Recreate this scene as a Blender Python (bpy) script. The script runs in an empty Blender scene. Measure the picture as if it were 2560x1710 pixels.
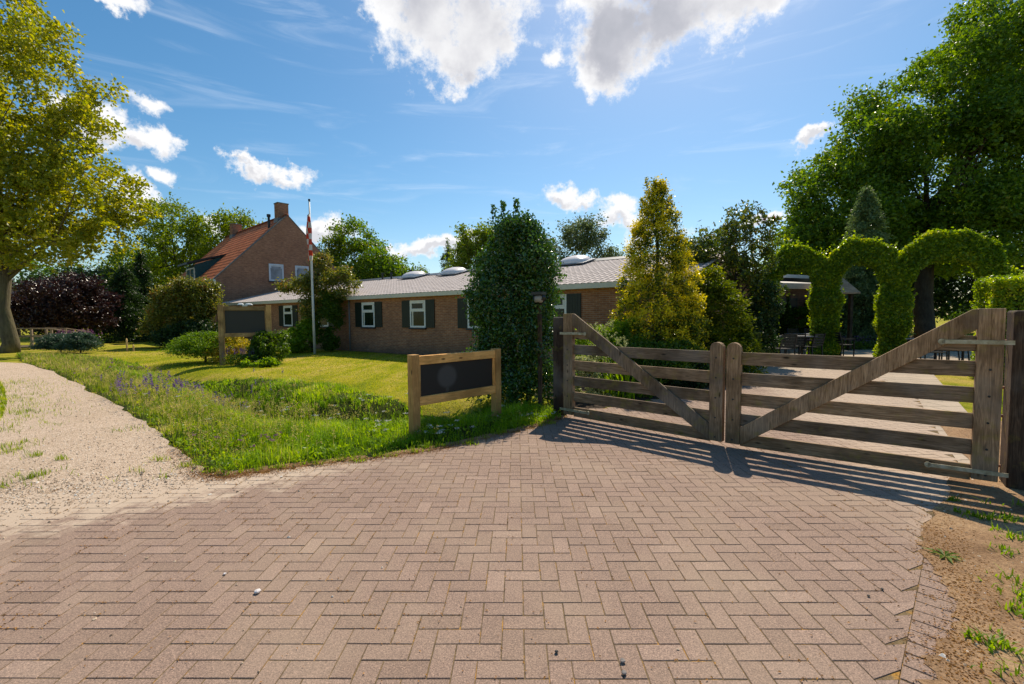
import bpy, bmesh, math
import numpy as np
from mathutils import Vector, Matrix
from mathutils.geometry import delaunay_2d_cdt
R = math.radians
SC = bpy.context.scene
COL = SC.collection
# ------------------------------------------------------------------ camera
EYE = 1.54; FPX = 1160.0
PITCH = math.atan(63 / 1160.0); ROLL = R(0.45)
_f = np.array([0, math.cos(PITCH), -math.sin(PITCH)]); _r0 = np.array([1.0, 0, 0]); _u0 = np.cross(_r0, _f)
_r = _r0 * math.cos(ROLL) - _u0 * math.sin(ROLL); _u = _u0 * math.cos(ROLL) + _r0 * math.sin(ROLL)
cam_d = bpy.data.cameras.new("camera"); cam = bpy.data.objects.new("camera", cam_d); COL.objects.link(cam)
cam_d.sensor_width = 36; cam_d.lens = FPX / 2560 * 36; cam_d.clip_start = 0.05; cam_d.clip_end = 3000
M = Matrix.Identity(4)
for i in range(3):
    M[i][0] = _r[i]; M[i][1] = _u[i]; M[i][2] = -_f[i]
M[2][3] = EYE
cam.matrix_world = M
SC.camera = cam
SUN_EL = R(50); SUN_AZ = R(20)          # azimuth measured from the view axis towards the right
# ------------------------------------------------------------------ sun
sd = bpy.data.lights.new("sun", 'SUN'); sd.energy = 4.2; sd.angle = R(0.53); sd.color = (1.0, 0.89, 0.72)
sun = bpy.data.objects.new("sun", sd); COL.objects.link(sun); sun.location = (10, 30, 40)
S = Vector((math.sin(SUN_AZ) * math.cos(SUN_EL), math.cos(SUN_AZ) * math.cos(SUN_EL), math.sin(SUN_EL)))
sun.rotation_euler = S.to_track_quat('Z', 'Y').to_euler()
# ------------------------------------------------------------------ exposure
vs = SC.view_settings; vs.view_transform = 'Standard'; vs.look = 'None'; vs.gamma = 1; vs.use_curve_mapping = False
vs.exposure = 0.42

def at(px, py, y):
    """world point on the sight line of photo pixel (px,py) at depth y"""
    d = _f + _r * ((px - 1280) / FPX) + _u * ((855 - py) / FPX)
    return np.array([0, 0, EYE]) + d * (y / d[1])
def gr(px, py, z=0.0):
    d = _f + _r * ((px - 1280) / FPX) + _u * ((855 - py) / FPX)
    return np.array([0, 0, EYE]) + d * ((z - EYE) / d[2])
def dirn(px, py):
    d = _f + _r * ((px - 1280) / FPX) + _u * ((855 - py) / FPX)
    return d / np.linalg.norm(d)
# ------------------------------------------------------------------ node helper
class NT:
    def __init__(s, tree):
        s.t = tree; s.n = tree.nodes; s.l = tree.links
    def node(s, typ, ins=None, **kw):
        n = s.n.new(typ)
        for k, v in kw.items(): setattr(n, k, v)
        if ins:
            for k, v in ins.items(): s.set(n, k, v)
        return n
    def set(s, n, k, v):
        sock = n.inputs[k]
        if isinstance(v, bpy.types.NodeSocket): s.l.new(v, sock)
        elif isinstance(v, bpy.types.Node): s.l.new(v.outputs[0], sock)
        else:
            if sock.type == 'RGBA' and len(v) == 3: v = (*v, 1)
            sock.default_value = v
    def math(s, op, a, b=None, clamp=False):
        n = s.node('ShaderNodeMath', operation=op, use_clamp=clamp); s.set(n, 0, a)
        if b is not None: s.set(n, 1, b)
        return n.outputs[0]
    def vm(s, op, a, b=None):
        n = s.node('ShaderNodeVectorMath', operation=op); s.set(n, 0, a)
        if b is not None: s.set(n, 1, b)
        return n
    def noise(s, vec, scale, detail=4, rough=.55, dist=0):
        n = s.node('ShaderNodeTexNoise', {'Scale': scale, 'Detail': detail, 'Roughness': rough, 'Distortion': dist})
        if vec is not None: s.set(n, 'Vector', vec)
        return n.outputs['Fac']
    def ramp(s, fac, stops, interp='LINEAR'):
        n = s.node('ShaderNodeValToRGB'); n.color_ramp.interpolation = interp
        e = n.color_ramp.elements
        while len(e) > 1: e.remove(e[-1])
        for i, (p, c) in enumerate(stops):
            if not isinstance(c, (tuple, list)): c = (c, c, c)
            el = e[0] if i == 0 else e.new(p)
            el.position = p; el.color = (*c, 1) if len(c) == 3 else c
        s.set(n, 'Fac', fac); return n.outputs['Color']
    def mix(s, fac, a, b, mode='MIX'):
        n = s.node('ShaderNodeMix', data_type='RGBA', blend_type=mode)
        s.set(n, 0, fac); s.set(n, 6, a); s.set(n, 7, b); return n.outputs[2]
    def rng(s, v, a, b, c=0.0, d=1.0, smooth=False):
        n = s.node('ShaderNodeMapRange', {'Value': v, 'From Min': a, 'From Max': b, 'To Min': c, 'To Max': d})
        if smooth: n.interpolation_type = 'SMOOTHSTEP'
        return n.outputs[0]
# ------------------------------------------------------------------ world
W = bpy.data.worlds.new("World"); SC.world = W; W.use_nodes = True
t = NT(W.node_tree); t.n.clear()
sky = t.node('ShaderNodeTexSky', sky_type='NISHITA', sun_disc=False, sun_elevation=SUN_EL, sun_rotation=SUN_AZ, altitude=0,
             air_density=1.0, dust_density=0.6, ozone_density=2.2)
hsv = t.node('ShaderNodeHueSaturation', {'Hue': .490, 'Saturation': 1.30, 'Value': .73, 'Color': sky.outputs[0]})
tc = t.node('ShaderNodeTexCoord'); D = tc.outputs['Generated']
wn = t.node('ShaderNodeTexNoise', {'Vector': D, 'Scale': 7.0, 'Detail': 9.0, 'Roughness': .62})
wob = t.vm('MULTIPLY', t.vm('SUBTRACT', wn.outputs['Color'], (.5, .5, .5)).outputs[0], (.20, .20, .20)).outputs[0]
DW = t.vm('ADD', D, wob).outputs[0]
DWs = t.vm('ADD', D, t.vm('MULTIPLY', wob, (.45, .45, .45)).outputs[0]).outputs[0]
blobs = [(1060, 10, 165, 150), (1215, 60, 130, 135), (1160, 140, 120, 80), (960, 40, 75, 85), (1140, -120, 230, 130),
         (1525, 90, 140, 125), (1680, 30, 190, 130), (1460, 30, 85, 110), (1830, -10, 150, 85), (1480, 165, 70, 50), (1600, -120, 300, 130),
         (235, 310, 105, 75), (370, 352, 70, 42), (330, 480, 62, 66), (695, 412, 88, 32), (630, 392, 45, 18),
         (1395, 505, 82, 44), (1468, 525, 58, 28), (1570, 560, 80, 36), (1085, 622, 100, 34), (1165, 598, 40, 22),
         (800, 580, 95, 40), (2045, 356, 52, 30), (1920, 560, 70, 24), (1640, 590, 90, 30), (560, 565, 90, 24), (990, 597, 30, 14)]
smalls = [(1383, 145, 26, 38), (358, 252, 52, 24), (415, 446, 34, 22), (1560, 515, 36, 26), (270, 0, 90, 18)]
def blobmax(lst, vec):
    cur = None
    for (x, y, rx, ry) in lst:
        c = dirn(x, y); k = FPX / np.dot(c, _f)        # pixels to direction units
        c2 = dirn(x + rx, y); rxw = np.linalg.norm(c2 - c); c3 = dirn(x, y + ry); ryw = np.linalg.norm(c3 - c)
        v = t.vm('SUBTRACT', vec, tuple(c)).outputs[0]
        v = t.vm('MULTIPLY', v, (1 / rxw, .6 / rxw, 1 / ryw)).outputs[0]
        l = t.math('SUBTRACT', 1.0, t.vm('LENGTH', v).outputs['Value'])
        cur = l if cur is None else t.math('SMOOTH_MAX', cur, l)
    return cur
B1 = t.math('MAXIMUM', blobmax(blobs, DW), blobmax(smalls, DWs))
fn = t.noise(D, 22.0, 10, .68)
fn2 = t.noise(D, 60.0, 8, .65)
dens = t.math('ADD', B1, t.math('ADD', t.math('MULTIPLY', t.math('SUBTRACT', fn, .5), 1.7), t.math('MULTIPLY', t.math('SUBTRACT', fn2, .5), .7)))
cmask = t.rng(dens, -.06, .55, smooth=True)
BIG = blobmax([b for b in blobs if b[2] >= 110 and b[1] < 200], DW)
LOW = t.math('MULTIPLY', t.rng(blobmax([(x, y + ry * .35, rx * .85, ry * .6) for (x, y, rx, ry) in blobs if y > 200], DW), .1, .7, smooth=True), .45)
sh = t.noise(t.vm('ADD', D, (3.1, 1.7, .4)).outputs[0], 6.5, 6, .55)
core = t.math('MAXIMUM', t.math('MULTIPLY', t.rng(BIG, .10, .70, smooth=True), t.rng(sh, .32, .72, .1, 1)), LOW)
ccol = t.ramp(core, [(0, (6.0, 6.0, 6.05)), (.3, (5.0, 5.0, 5.15)), (.7, (3.3, 3.35, 3.7)), (1, (2.7, 2.8, 3.15))])
# thin high cirrus streaks
mp = t.node('ShaderNodeMapping', {'Vector': D}); mp.inputs['Scale'].default_value = (1.2, 1.2, 7.5); mp.inputs['Rotation'].default_value = (0, R(5), 0)
ci = t.noise(mp.outputs[0], 3.0, 8, .6, 1.2)
cim = t.math('MULTIPLY', t.rng(ci, .5, .80, smooth=True), .24)
bg0 = t.mix(cim, hsv.outputs[0], (6.0, 6.4, 7.0))
bgc = t.mix(cmask, bg0, ccol)
bg = t.node('ShaderNodeBackground', {'Color': bgc, 'Strength': 0.128})
wo = t.node('ShaderNodeOutputWorld', {'Surface': bg.outputs[0]})
# ------------------------------------------------------------------ materials
MT = {}
def newmat(name):
    m = bpy.data.materials.new(name); m.use_nodes = True; t = NT(m.node_tree); t.n.clear(); MT[name] = m
    return m, t
def finish(t, col, rough=.6, bump=None, bstr=.3, bdist=.01, spec=.4, metal=0.0, extra=None):
    p = t.node('ShaderNodeBsdfPrincipled', {'Base Color': col, 'Roughness': rough, 'Specular IOR Level': spec, 'Metallic': metal})
    if extra:
        for k, v in extra.items(): t.set(p, k, v)
    if bump is not None:
        b = t.node('ShaderNodeBump', {'Height': bump, 'Strength': bstr, 'Distance': bdist}); t.l.new(b.outputs[0], p.inputs['Normal'])
    t.node('ShaderNodeOutputMaterial', {'Surface': p.outputs[0]}); return p
def obj_co(t): return t.node('ShaderNodeTexCoord').outputs['Object']
def gen_plain(name, col, rough=.5, var=.15, scale=8, bstr=.15, spec=.4, metal=0.0):
    m, t = newmat(name); co = obj_co(t); n = t.noise(co, scale, 5)
    c2 = tuple(max(0, c * (1 - var * 2)) for c in col)
    finish(t, t.mix(t.rng(n, .3, .7), c2, col), rough, t.noise(co, scale * 12, 3), bstr, .004, spec, metal); return m
def leafmat(name, stops, trans=.42, rough=.42, spec=.45, tcol=None, clump=0.35):
    m, t = newmat(name)
    a = t.node('ShaderNodeAttribute', attribute_name='rnd').outputs['Fac']
    n = t.noise(obj_co(t), 1.3, 3)
    f = t.math('ADD', t.math('MULTIPLY', a, 1 - clump), t.math('MULTIPLY', t.rng(n, .3, .7), clump))
    c = t.ramp(f, stops)
    p = t.node('ShaderNodeBsdfPrincipled', {'Base Color': c, 'Roughness': rough, 'Specular IOR Level': spec})
    g = t.node('ShaderNodeHueSaturation', {'Hue': .488, 'Saturation': 1.12, 'Value': 1.9 if tcol is None else tcol, 'Color': c})
    tr = t.node('ShaderNodeBsdfTranslucent', {'Color': g.outputs[0]})
    mx = t.node('ShaderNodeMixShader', {'Fac': trans}); t.l.new(p.outputs[0], mx.inputs[1]); t.l.new(tr.outputs[0], mx.inputs[2])
    t.node('ShaderNodeOutputMaterial', {'Surface': mx.outputs[0]}); return m
leafmat('leaf_lime', [(0, (.10, .14, .012)), (.45, (.22, .25, .02)), (.8, (.38, .36, .04)), (1, (.55, .48, .09))], 0.5, 0.42, 0.35)
leafmat('leaf_green', [(0, (.035, .08, .008)), (.5, (.075, .14, .014)), (1, (.15, .23, .025))], 0.45, 0.42, 0.35)
leafmat('leaf_oak', [(0, (.035, .080, .008)), (.45, (.085, .165, .014)), (.88, (.18, .27, .02)), (1, (.34, .24, .03))], 0.42, 0.4, 0.35)
leafmat('leaf_grey', [(0, (.05, .08, .035)), (.6, (.11, .15, .06)), (1, (.17, .21, .10))], 0.38, 0.42, 0.35)
leafmat('leaf_holly', [(0, (.018, .050, .008)), (.6, (.05, .12, .015)), (.95, (.10, .20, .022)), (1, (.34, .24, .01))], 0.3, 0.2, 0.8)
leafmat('leaf_gold', [(0, (.02, .05, .006)), (.45, (.08, .13, .010)), (.58, (.56, .49, .012)), (1, (.92, .78, .04))], 0.36, 0.35, 0.35, 1.6)
leafmat('leaf_thuja', [(0, (.03, .06, .006)), (.6, (.09, .13, .008)), (1, (.36, .36, .012))], 0.4, 0.5, 0.2)
leafmat('leaf_dark', [(0, (.012, .032, .008)), (.6, (.026, .06, .012)), (1, (.055, .10, .018))], 0.3, 0.42, 0.35)
leafmat('leaf_copper', [(0, (.020, .008, .010)), (.6, (.040, .015, .014)), (1, (.10, .045, .03))], 0.2, 0.35, 0.6, 1.2)
leafmat('leaf_lilac', [(0, (.03, .055, .008)), (.5, (.07, .11, .014)), (.8, (.13, .14, .02)), (1, (.16, .05, .03))], 0.35, 0.35, 0.5)
leafmat('leaf_photinia', [(0, (.05, .07, .012)), (.5, (.13, .16, .025)), (.8, (.24, .20, .035)), (1, (.30, .10, .04))], 0.38, 0.35, 0.5)
leafmat('leaf_spruce', [(0, (.05, .09, .03)), (.6, (.12, .18, .06)), (1, (.20, .27, .09))], .3)
leafmat('leaf_bluespruce', [(0, (.02, .045, .03)), (.6, (.045, .085, .05)), (1, (.09, .14, .08))], .3)
leafmat('leaf_beech', [(0, (.05, .11, .006)), (.5, (.15, .24, .012)), (.8, (.36, .44, .018)), (1, (.62, .50, .05))], 0.48, 0.35, 0.4)
leafmat('leaf_juniper', [(0, (.06, .12, .012)), (.6, (.12, .21, .018)), (1, (.22, .31, .03))], 0.38, 0.5, 0.2)
leafmat('leaf_yellow', [(0, (.10, .12, .01)), (.4, (.36, .32, .03)), (1, (.75, .62, .10))], .35)
leafmat('leaf_bright', [(0, (.08, .15, .008)), (.6, (.16, .27, .015)), (1, (.30, .40, .03))], 0.48, 0.42, 0.3)
leafmat('leaf_walnut', [(0, (.05, .09, .010)), (.5, (.12, .18, .018)), (1, (.24, .30, .03))], .45, .42, .3)
leafmat('leaf_pale', [(0, (.14, .20, .07)), (.6, (.36, .38, .16)), (1, (.62, .60, .32))], .3)
leafmat('grass_wild', [(0, (.045, .085, .010)), (.4, (.15, .24, .014)), (.72, (.32, .38, .025)), (1, (.56, .48, .18))], 0.45, 0.55, 0.15)
leafmat('grass_lush', [(0, (.045, .11, .008)), (.5, (.18, .32, .012)), (1, (.40, .52, .03))], 0.45, 0.55, 0.15)
leafmat('grass_dry', [(0, (.16, .20, .03)), (.4, (.34, .31, .08)), (.8, (.52, .42, .19)), (1, (.66, .55, .32))], 0.4, 0.6, 0.1)
leafmat('grass_lawn', [(0, (.18, .26, .012)), (.5, (.34, .37, .018)), (1, (.52, .44, .08))], 0.4, 0.6, 0.1)
leafmat('petal_purple', [(0, (.13, .07, .24)), (1, (.30, .16, .42))], .3, .6, .2, 1.3)
leafmat('petal_magenta', [(0, (.24, .08, .20)), (1, (.42, .18, .36))], .3, .6, .2, 1.2)
leafmat('petal_white', [(0, (.55, .52, .45)), (1, (.85, .82, .75))], .2, .6, .2, 1.0)
leafmat('petal_yellow', [(0, (.7, .42, .02)), (1, (.9, .65, .04))], .2, .6, .2, 1.0)
leafmat('dead_leaf', [(0, (.12, .06, .02)), (.5, (.36, .17, .04)), (1, (.55, .30, .07))], .15, .7, .2, 1.0)
def barkmat(name, c1, c2, sc=5):
    m, t = newmat(name); co = obj_co(t); mp = t.node('ShaderNodeMapping', {'Vector': co}); mp.inputs['Scale'].default_value = (1, 1, .22)
    n = t.noise(mp.outputs[0], sc * 2, 8, .7); n2 = t.noise(co, sc * .35, 3)
    finish(t, t.mix(t.rng(n2, .35, .65), t.ramp(n, [(.3, tuple(x * .35 for x in c1)), (.7, c1)]), t.ramp(n, [(.3, tuple(x * .4 for x in c2)), (.7, c2)])), .85, n, .8, .05, .2)
barkmat('bark', (.16, .13, .09), (.22, .19, .10)); barkmat('bark_dark', (.07, .05, .035), (.09, .07, .05))
def woodmat(name, light, dark, moss=0, stain=None):
    m, t = newmat(name); co = obj_co(t)
    rn = t.node('ShaderNodeObjectInfo').outputs['Random']
    off = t.node('ShaderNodeCombineXYZ', {'X': t.math('MULTIPLY', rn, 37.0), 'Y': t.math('MULTIPLY', rn, 11.0), 'Z': 0.0})
    v = t.vm('ADD', co, off.outputs[0]).outputs[0]
    at_ = t.node('ShaderNodeAttribute', attribute_name='grain').outputs['Vector']
    v2 = t.vm('ADD', at_, off.outputs[0]).outputs[0]
    mp = t.node('ShaderNodeMapping', {'Vector': v2}); mp.inputs['Scale'].default_value = (1.1, 16, 16)
    n = t.noise(mp.outputs[0], 3.2, 8, .62, 1.6)
    mp2 = t.node('ShaderNodeMapping', {'Vector': v2}); mp2.inputs['Scale'].default_value = (.8, 40, 40)
    cr = t.noise(mp2.outputs[0], 4, 6, .7, .4)
    c = t.ramp(n, [(.33, tuple(x * .8 for x in dark)), (.5, tuple((a + b) / 2 for a, b in zip(light, dark))), (.66, tuple(x * 1.12 for x in light))])
    c = t.mix(t.rng(cr, .68, .76), c, tuple(x * .35 for x in dark))
    big = t.noise(v, 2.3, 4); c = t.mix(t.rng(big, .42, .66, 0, .75), c, tuple(x * .5 for x in dark)); c = t.mix(t.rng(t.noise(v, 1.6, 5), .5, .7, 0, .35), c, (.30, .28, .25) if light[0] < .5 else light)
    kn = t.node('ShaderNodeTexVoronoi', {'Vector': t.vm('MULTIPLY', v2, (3.1, 9, 9)).outputs[0], 'Scale': 1.0}).outputs['Distance']
    c = t.mix(t.rng(kn, .06, .14, 1, 0), c, tuple(x * .2 for x in dark))
    c = t.mix(1.0, c, t.mix(t.math('FRACT', t.math('MULTIPLY', rn, 7.31)), (.66, .68, .72), (1.32, 1.22, 1.10)), 'MULTIPLY')
    wet = t.rng(t.math('ADD', t.node('ShaderNodeSeparateXYZ', {'Vector': co}).outputs['Z'], t.math('MULTIPLY', big, .5)), .3, .6, .45, 0, True)
    c = t.mix(wet, c, tuple(x * .5 for x in dark))
    if moss:
        up = t.node('ShaderNodeSeparateXYZ', {'Vector': t.node('ShaderNodeNewGeometry').outputs['Normal']}).outputs['Z']
        mn = t.noise(v, 9, 5)
        c = t.mix(t.math('MULTIPLY', t.rng(mn, .56, .68), moss), c, (.26, .21, .03))
    finish(t, c, .78, t.math('ADD', n, cr), .35, .006, .25)
woodmat('wood_gate', (.42, .285, .175), (.17, .105, .055), .35)
woodmat('wood_post', (.12, .08, .052), (.03, .018, .012), .3)
woodmat('wood_new', (.88, .50, .17), (.66, .34, .10))
woodmat('wood_sign', (.56, .36, .16), (.30, .17, .07))
woodmat('wood_grey', (.40, .32, .25), (.22, .16, .11))
woodmat('wood_stake', (.7, .52, .26), (.5, .34, .15))
def brickmat(name, axis, c1, c2, mortar, w=.215, h=.0625):
    m, t = newmat(name); co = obj_co(t); s = t.node('ShaderNodeSeparateXYZ', {'Vector': co})
    v = t.node('ShaderNodeCombineXYZ', {'X': s.outputs[axis], 'Y': s.outputs['Z'], 'Z': 0.0}).outputs[0]
    b = t.node('ShaderNodeTexBrick', {'Vector': v, 'Color1': c1, 'Color2': c2, 'Mortar': mortar, 'Scale': 1.0, 'Mortar Size': .009, 'Mortar Smooth': .1, 'Bias': -.1, 'Brick Width': w, 'Row Height': h})
    n = t.noise(co, 1.1, 5); n2 = t.noise(co, 24, 4)
    cell = t.noise(t.vm('MULTIPLY', v, (4.6, 16, 1)).outputs[0], 1.0, 1)
    c = t.mix(.9, b.outputs['Color'], t.mix(t.rng(cell, .3, .7), (.70, .66, .66), (1.12, 1.08, 1.02)), 'MULTIPLY')
    c = t.mix(1.0, c, t.ramp(n, [(.3, (.78, .76, .76)), (.7, (1.08, 1.05, 1.02))]), 'MULTIPLY')
    z = t.rng(t.math('ADD', s.outputs['Z'], t.math('MULTIPLY', n, .5)), .25, .75, 1, 0, True)
    c = t.mix(t.math('MULTIPLY', z, .55), c, (.09, .075, .065))   # splash-back dirt at the foot of the wall
    efl = t.math('MULTIPLY', t.rng(t.noise(co, 2.6, 6, .7), .62, .72), t.rng(s.outputs['Z'], 1.3, .5))
    c = t.mix(t.math('MULTIPLY', efl, .3), c, (.5, .46, .42))
    h_ = t.math('ADD', t.math('MULTIPLY', b.outputs['Fac'], -1.0), t.math('MULTIPLY', n2, .35))
    finish(t, c, .88, h_, .6, .008, .2)
brickmat('brick_front', 'X', (.44, .20, .105), (.33, .14, .08), (.42, .30, .21))
brickmat('brick_side', 'Y', (.44, .20, .105), (.33, .14, .08), (.42, .30, .21))
brickmat('brick_gable', 'X', (.42, .21, .13), (.33, .155, .10), (.40, .28, .20))
brickmat('brick_gable_side', 'Y', (.42, .21, .13), (.33, .155, .10), (.40, .28, .20))
def tilemat(name, a, b, spot, rough, tw, crs, ox, oy, gap):
    m, t = newmat(name); co = obj_co(t)
    rr = t.node('ShaderNodeAttribute', attribute_name='rnd').outputs['Fac']
    n = t.noise(co, 2.0, 6, .6); n2 = t.noise(co, 30, 4)
    c = t.mix(rr, a, b); c = t.mix(t.rng(n, .48, .72, 0, .7), c, spot)
    sx_ = t.node('ShaderNodeSeparateXYZ', {'Vector': co})
    fx = t.math('FRACT', t.math('DIVIDE', t.math('SUBTRACT', sx_.outputs['X'], ox), tw)); fy = t.math('FRACT', t.math('DIVIDE', t.math('SUBTRACT', sx_.outputs['Y'], oy), crs))
    g = t.math('MAXIMUM', t.rng(fx, .26, .36, 1, 0), t.math('MULTIPLY', t.rng(fy, .84, .92, 0, 1), .75))
    c = t.mix(t.math('MULTIPLY', g, .92), c, gap)      # painted dark lines stand in for shade in tile valleys and overlaps
    finish(t, c, rough, n2, .2, .004, .08)
tilemat('tile_red', (.86, .29, .13), (.68, .20, .09), (.36, .15, .08), .85, .24, .28, 0.0, -.28, (.16, .05, .03))
tilemat('tile_grey', (.62, .54, .50), (.56, .485, .45), (.46, .40, .37), .8, .212, .345, -15.7, -.3, (.05, .042, .04))
gen_plain('white_paint', (.78, .78, .76), .35, .04); gen_plain('cream_paint', (.66, .63, .54), .5, .06)
gen_plain('blue_white_paint', (.62, .68, .78), .35, .05)
gen_plain('shutter_green', (.010, .018, .012), .45, .15); gen_plain('dark_paint', (.02, .02, .022), .4, .1); gen_plain('slate', (.03, .035, .045), .45, .1)
gen_plain('dormer_blue', (.02, .10, .12), .6, .2); gen_plain('zinc', (.45, .47, .5), .35, .1, metal=.8); gen_plain('lead', (.2, .22, .25), .5, .1)
gen_plain('panel_dark', (.036, .032, .028), .5, .06, 2, .02); gen_plain('furniture_dark', (.02, .02, .024), .35, .1)
gen_plain('alu', (.55, .54, .5), .4, .1); gen_plain('awning_cloth', (.60, .53, .46), .6, .05); gen_plain('dome', (.82, .74, .70), .30, .06, 3, .02, .6)
gen_plain('chimney_cap', (.22, .21, .19), .9, .2); gen_plain('black_plastic', (.012, .012, .014), .25, .1); gen_plain('lamp_glass', (.34, .30, .24), .25, .05)
gen_plain('pole_white', (.72, .71, .68), .4, .12, 2); gen_plain('tabletop', (.4, .4, .42), .25, .1); gen_plain('interior', (.05, .05, .045), .9, .1)
gen_plain('stone', (.33, .29, .26), .9, .3, 14); gen_plain('terracotta', (.3, .14, .07), .7, .2); gen_plain('pebble_dark', (.06, .055, .05), .7, .3)
# galvanised hinge
m, t = newmat('galvanised'); co = obj_co(t); n = t.noise(co, 18, 5)
finish(t, t.ramp(n, [(.3, (.26, .21, .13)), (.5, (.40, .36, .25)), (.7, (.54, .50, .40))]), .5, None, metal=.4)
# glass: dark, reflective
def glassmat(name, inside):
    m, t = newmat(name); co = obj_co(t); n = t.noise(co, 1.3, 3)
    finish(t, t.mix(t.rng(n, .35, .65), inside, tuple(x * 2.2 for x in inside)), .12, None, spec=.28)
glassmat('glass', (.008, .014, .008)); glassmat('glass_sky', (.16, .17, .2))
# near sign's panel: dark board with a faded round emblem
m, t = newmat('panel_emblem'); co = obj_co(t)
d1 = t.vm('LENGTH', t.vm('MULTIPLY', t.vm('SUBTRACT', co, (-.2, 0, .735)).outputs[0], (5.9, 0, 6.3)).outputs[0]).outputs['Value']
d2 = t.vm('LENGTH', t.vm('MULTIPLY', t.vm('SUBTRACT', co, (-.2, 0, .57)).outputs[0], (30, 0, 16)).outputs[0]).outputs['Value']
mk = t.math('MAXIMUM', t.rng(d1, .75, 1.15, 1, 0, True), t.rng(d2, .6, 1.1, .7, 0, True))
c = t.mix(t.math('MULTIPLY', mk, .85), (.026, .023, .020), (.085, .080, .075))
finish(t, c, .5, t.noise(co, 30, 3), .03, .002, .35)
# paver bricks
m, t = newmat('paver'); geo = t.node('ShaderNodeNewGeometry'); P = geo.outputs['Position']
rr = t.node('ShaderNodeAttribute', attribute_name='rnd').outputs['Fac']
c = t.ramp(rr, [(0, (.232, .160, .122)), (.35, (.256, .177, .137)), (.75, (.270, .187, .146)), (1, (.305, .214, .168))])
g1 = t.noise(P, 150, 4, .85); g2 = t.noise(P, 90, 4, .7); g3 = t.noise(P, 1.2, 5); g4 = t.noise(P, .45, 4)
c = t.mix(1.0, c, t.ramp(g1, [(.28, (.34, .32, .32)), (.5, (1, 1, 1)), (.70, (2.1, 2.0, 1.9))]), 'MULTIPLY')
c = t.mix(1.0, c, t.ramp(g2, [(.3, (.82, .82, .82)), (.7, (1.15, 1.15, 1.13))]), 'MULTIPLY')
c = t.mix(t.rng(g3, .45, .75, 0, .45), c, (.40, .30, .21))
c = t.mix(t.rng(g4, .55, .75, 0, .3), c, (.20, .15, .11))
# sand and dust carried from the gravel path (left) and the dirt verge (right)
sp = t.node('ShaderNodeSeparateXYZ', {'Vector': P})
dl = t.math('ADD', t.math('MULTIPLY', sp.outputs['X'], -.57), t.math('MULTIPLY', sp.outputs['Y'], .82))
lft = t.rng(sp.outputs['X'], -.8, -2.2, 0, 1)
dust = t.math('MULTIPLY', lft, t.rng(t.math('ADD', dl, t.math('MULTIPLY', t.noise(P, 5.0, 9, .75), 2.2)), 5.6, 6.1, 0, .8, True))
dr = t.rng(t.math('ADD', t.math('SUBTRACT', sp.outputs['X'], t.math('MULTIPLY', sp.outputs['Y'], .35)), t.math('MULTIPLY', t.noise(P, 2.5, 7, .65), 1.4)), 2.2, 3.0, 0, .55, True)
c = t.mix(t.math('MAXIMUM', dust, dr), c, (.54, .425, .315))
finish(t, c, .85, t.math('ADD', g1, t.math('MULTIPLY', g2, 1.5)), .5, .003, .25)
m, t = newmat('joint_sand'); geo = t.node('ShaderNodeNewGeometry'); P = geo.outputs['Position']
n = t.noise(P, 7, 6, .7); n2 = t.noise(P, 120, 3, .8)
c = t.ramp(n, [(.38, (.13, .095, .055)), (.54, (.22, .155, .08)), (.64, (.46, .24, .05)), (.8, (.60, .32, .06))])
c = t.mix(1.0, c, t.ramp(n2, [(.3, (.4, .4, .4)), (.6, (1.1, 1.1, 1.1))]), 'MULTIPLY')
finish(t, c, .95, n2, .5, .004, .1)
m, t = newmat('gravel'); geo = t.node('ShaderNodeNewGeometry'); P = geo.outputs['Position']
v = t.node('ShaderNodeTexVoronoi', {'Vector': P, 'Scale': 85.0}); n = t.noise(P, 140, 4, .8); n3 = t.noise(P, .8, 5)
c = t.ramp(t.node('ShaderNodeSeparateColor', {'Color': v.outputs['Color']}).outputs[0], [(0, (.34, .24, .17)), (.2, (.56, .42, .30)), (.8, (.68, .52, .39)), (1, (.84, .72, .58))])
c = t.mix(1.0, c, t.ramp(n, [(.3, (.55, .52, .48)), (.6, (1.1, 1.1, 1.1))]), 'MULTIPLY')
c = t.mix(t.rng(n3, .5, .75, 0, .5), c, (.42, .31, .20))
finish(t, c, .95, t.math('SUBTRACT', n, v.outputs['Distance']), .8, .012, .15)
m, t = newmat('dirt'); geo = t.node('ShaderNodeNewGeometry'); P = geo.outputs['Position']
n = t.noise(P, 1.6, 8, .65); n2 = t.noise(P, 60, 5, .8); n3 = t.noise(P, 14, 5, .7)
c = t.ramp(n, [(.3, (.20, .12, .065)), (.5, (.36, .23, .13)), (.7, (.48, .33, .19))])
c = t.mix(1.0, c, t.ramp(n2, [(.3, (.45, .42, .4)), (.6, (1.15, 1.12, 1.1))]), 'MULTIPLY')
c = t.mix(t.rng(n3, .6, .75, 0, .6), c, (.55, .36, .17))
finish(t, c, .95, t.math('ADD', n2, n3), .7, .02, .1)
m, t = newmat('lawn'); geo = t.node('ShaderNodeNewGeometry'); P = geo.outputs['Position']
mp = t.node('ShaderNodeMapping', {'Vector': P}); mp.inputs['Rotation'].default_value = (0, 0, R(52)); mp.inputs['Scale'].default_value = (.9, .16, 1)
st = t.noise(mp.outputs[0], 1.5, 4, .6, .6); n2 = t.noise(P, 55, 5, .75); n3 = t.noise(P, .5, 5); n4 = t.noise(P, 6, 7, .7)
c = t.ramp(t.math('ADD', t.math('MULTIPLY', st, .6), t.math('MULTIPLY', n3, .4)), [(.36, (.15, .20, .012)), (.46, (.30, .30, .018)), (.54, (.44, .36, .06)), (.64, (.54, .39, .12))])
c = t.mix(1.0, c, t.ramp(n2, [(.28, (.35, .38, .35)), (.62, (1.2, 1.2, 1.15))]), 'MULTIPLY')
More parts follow.
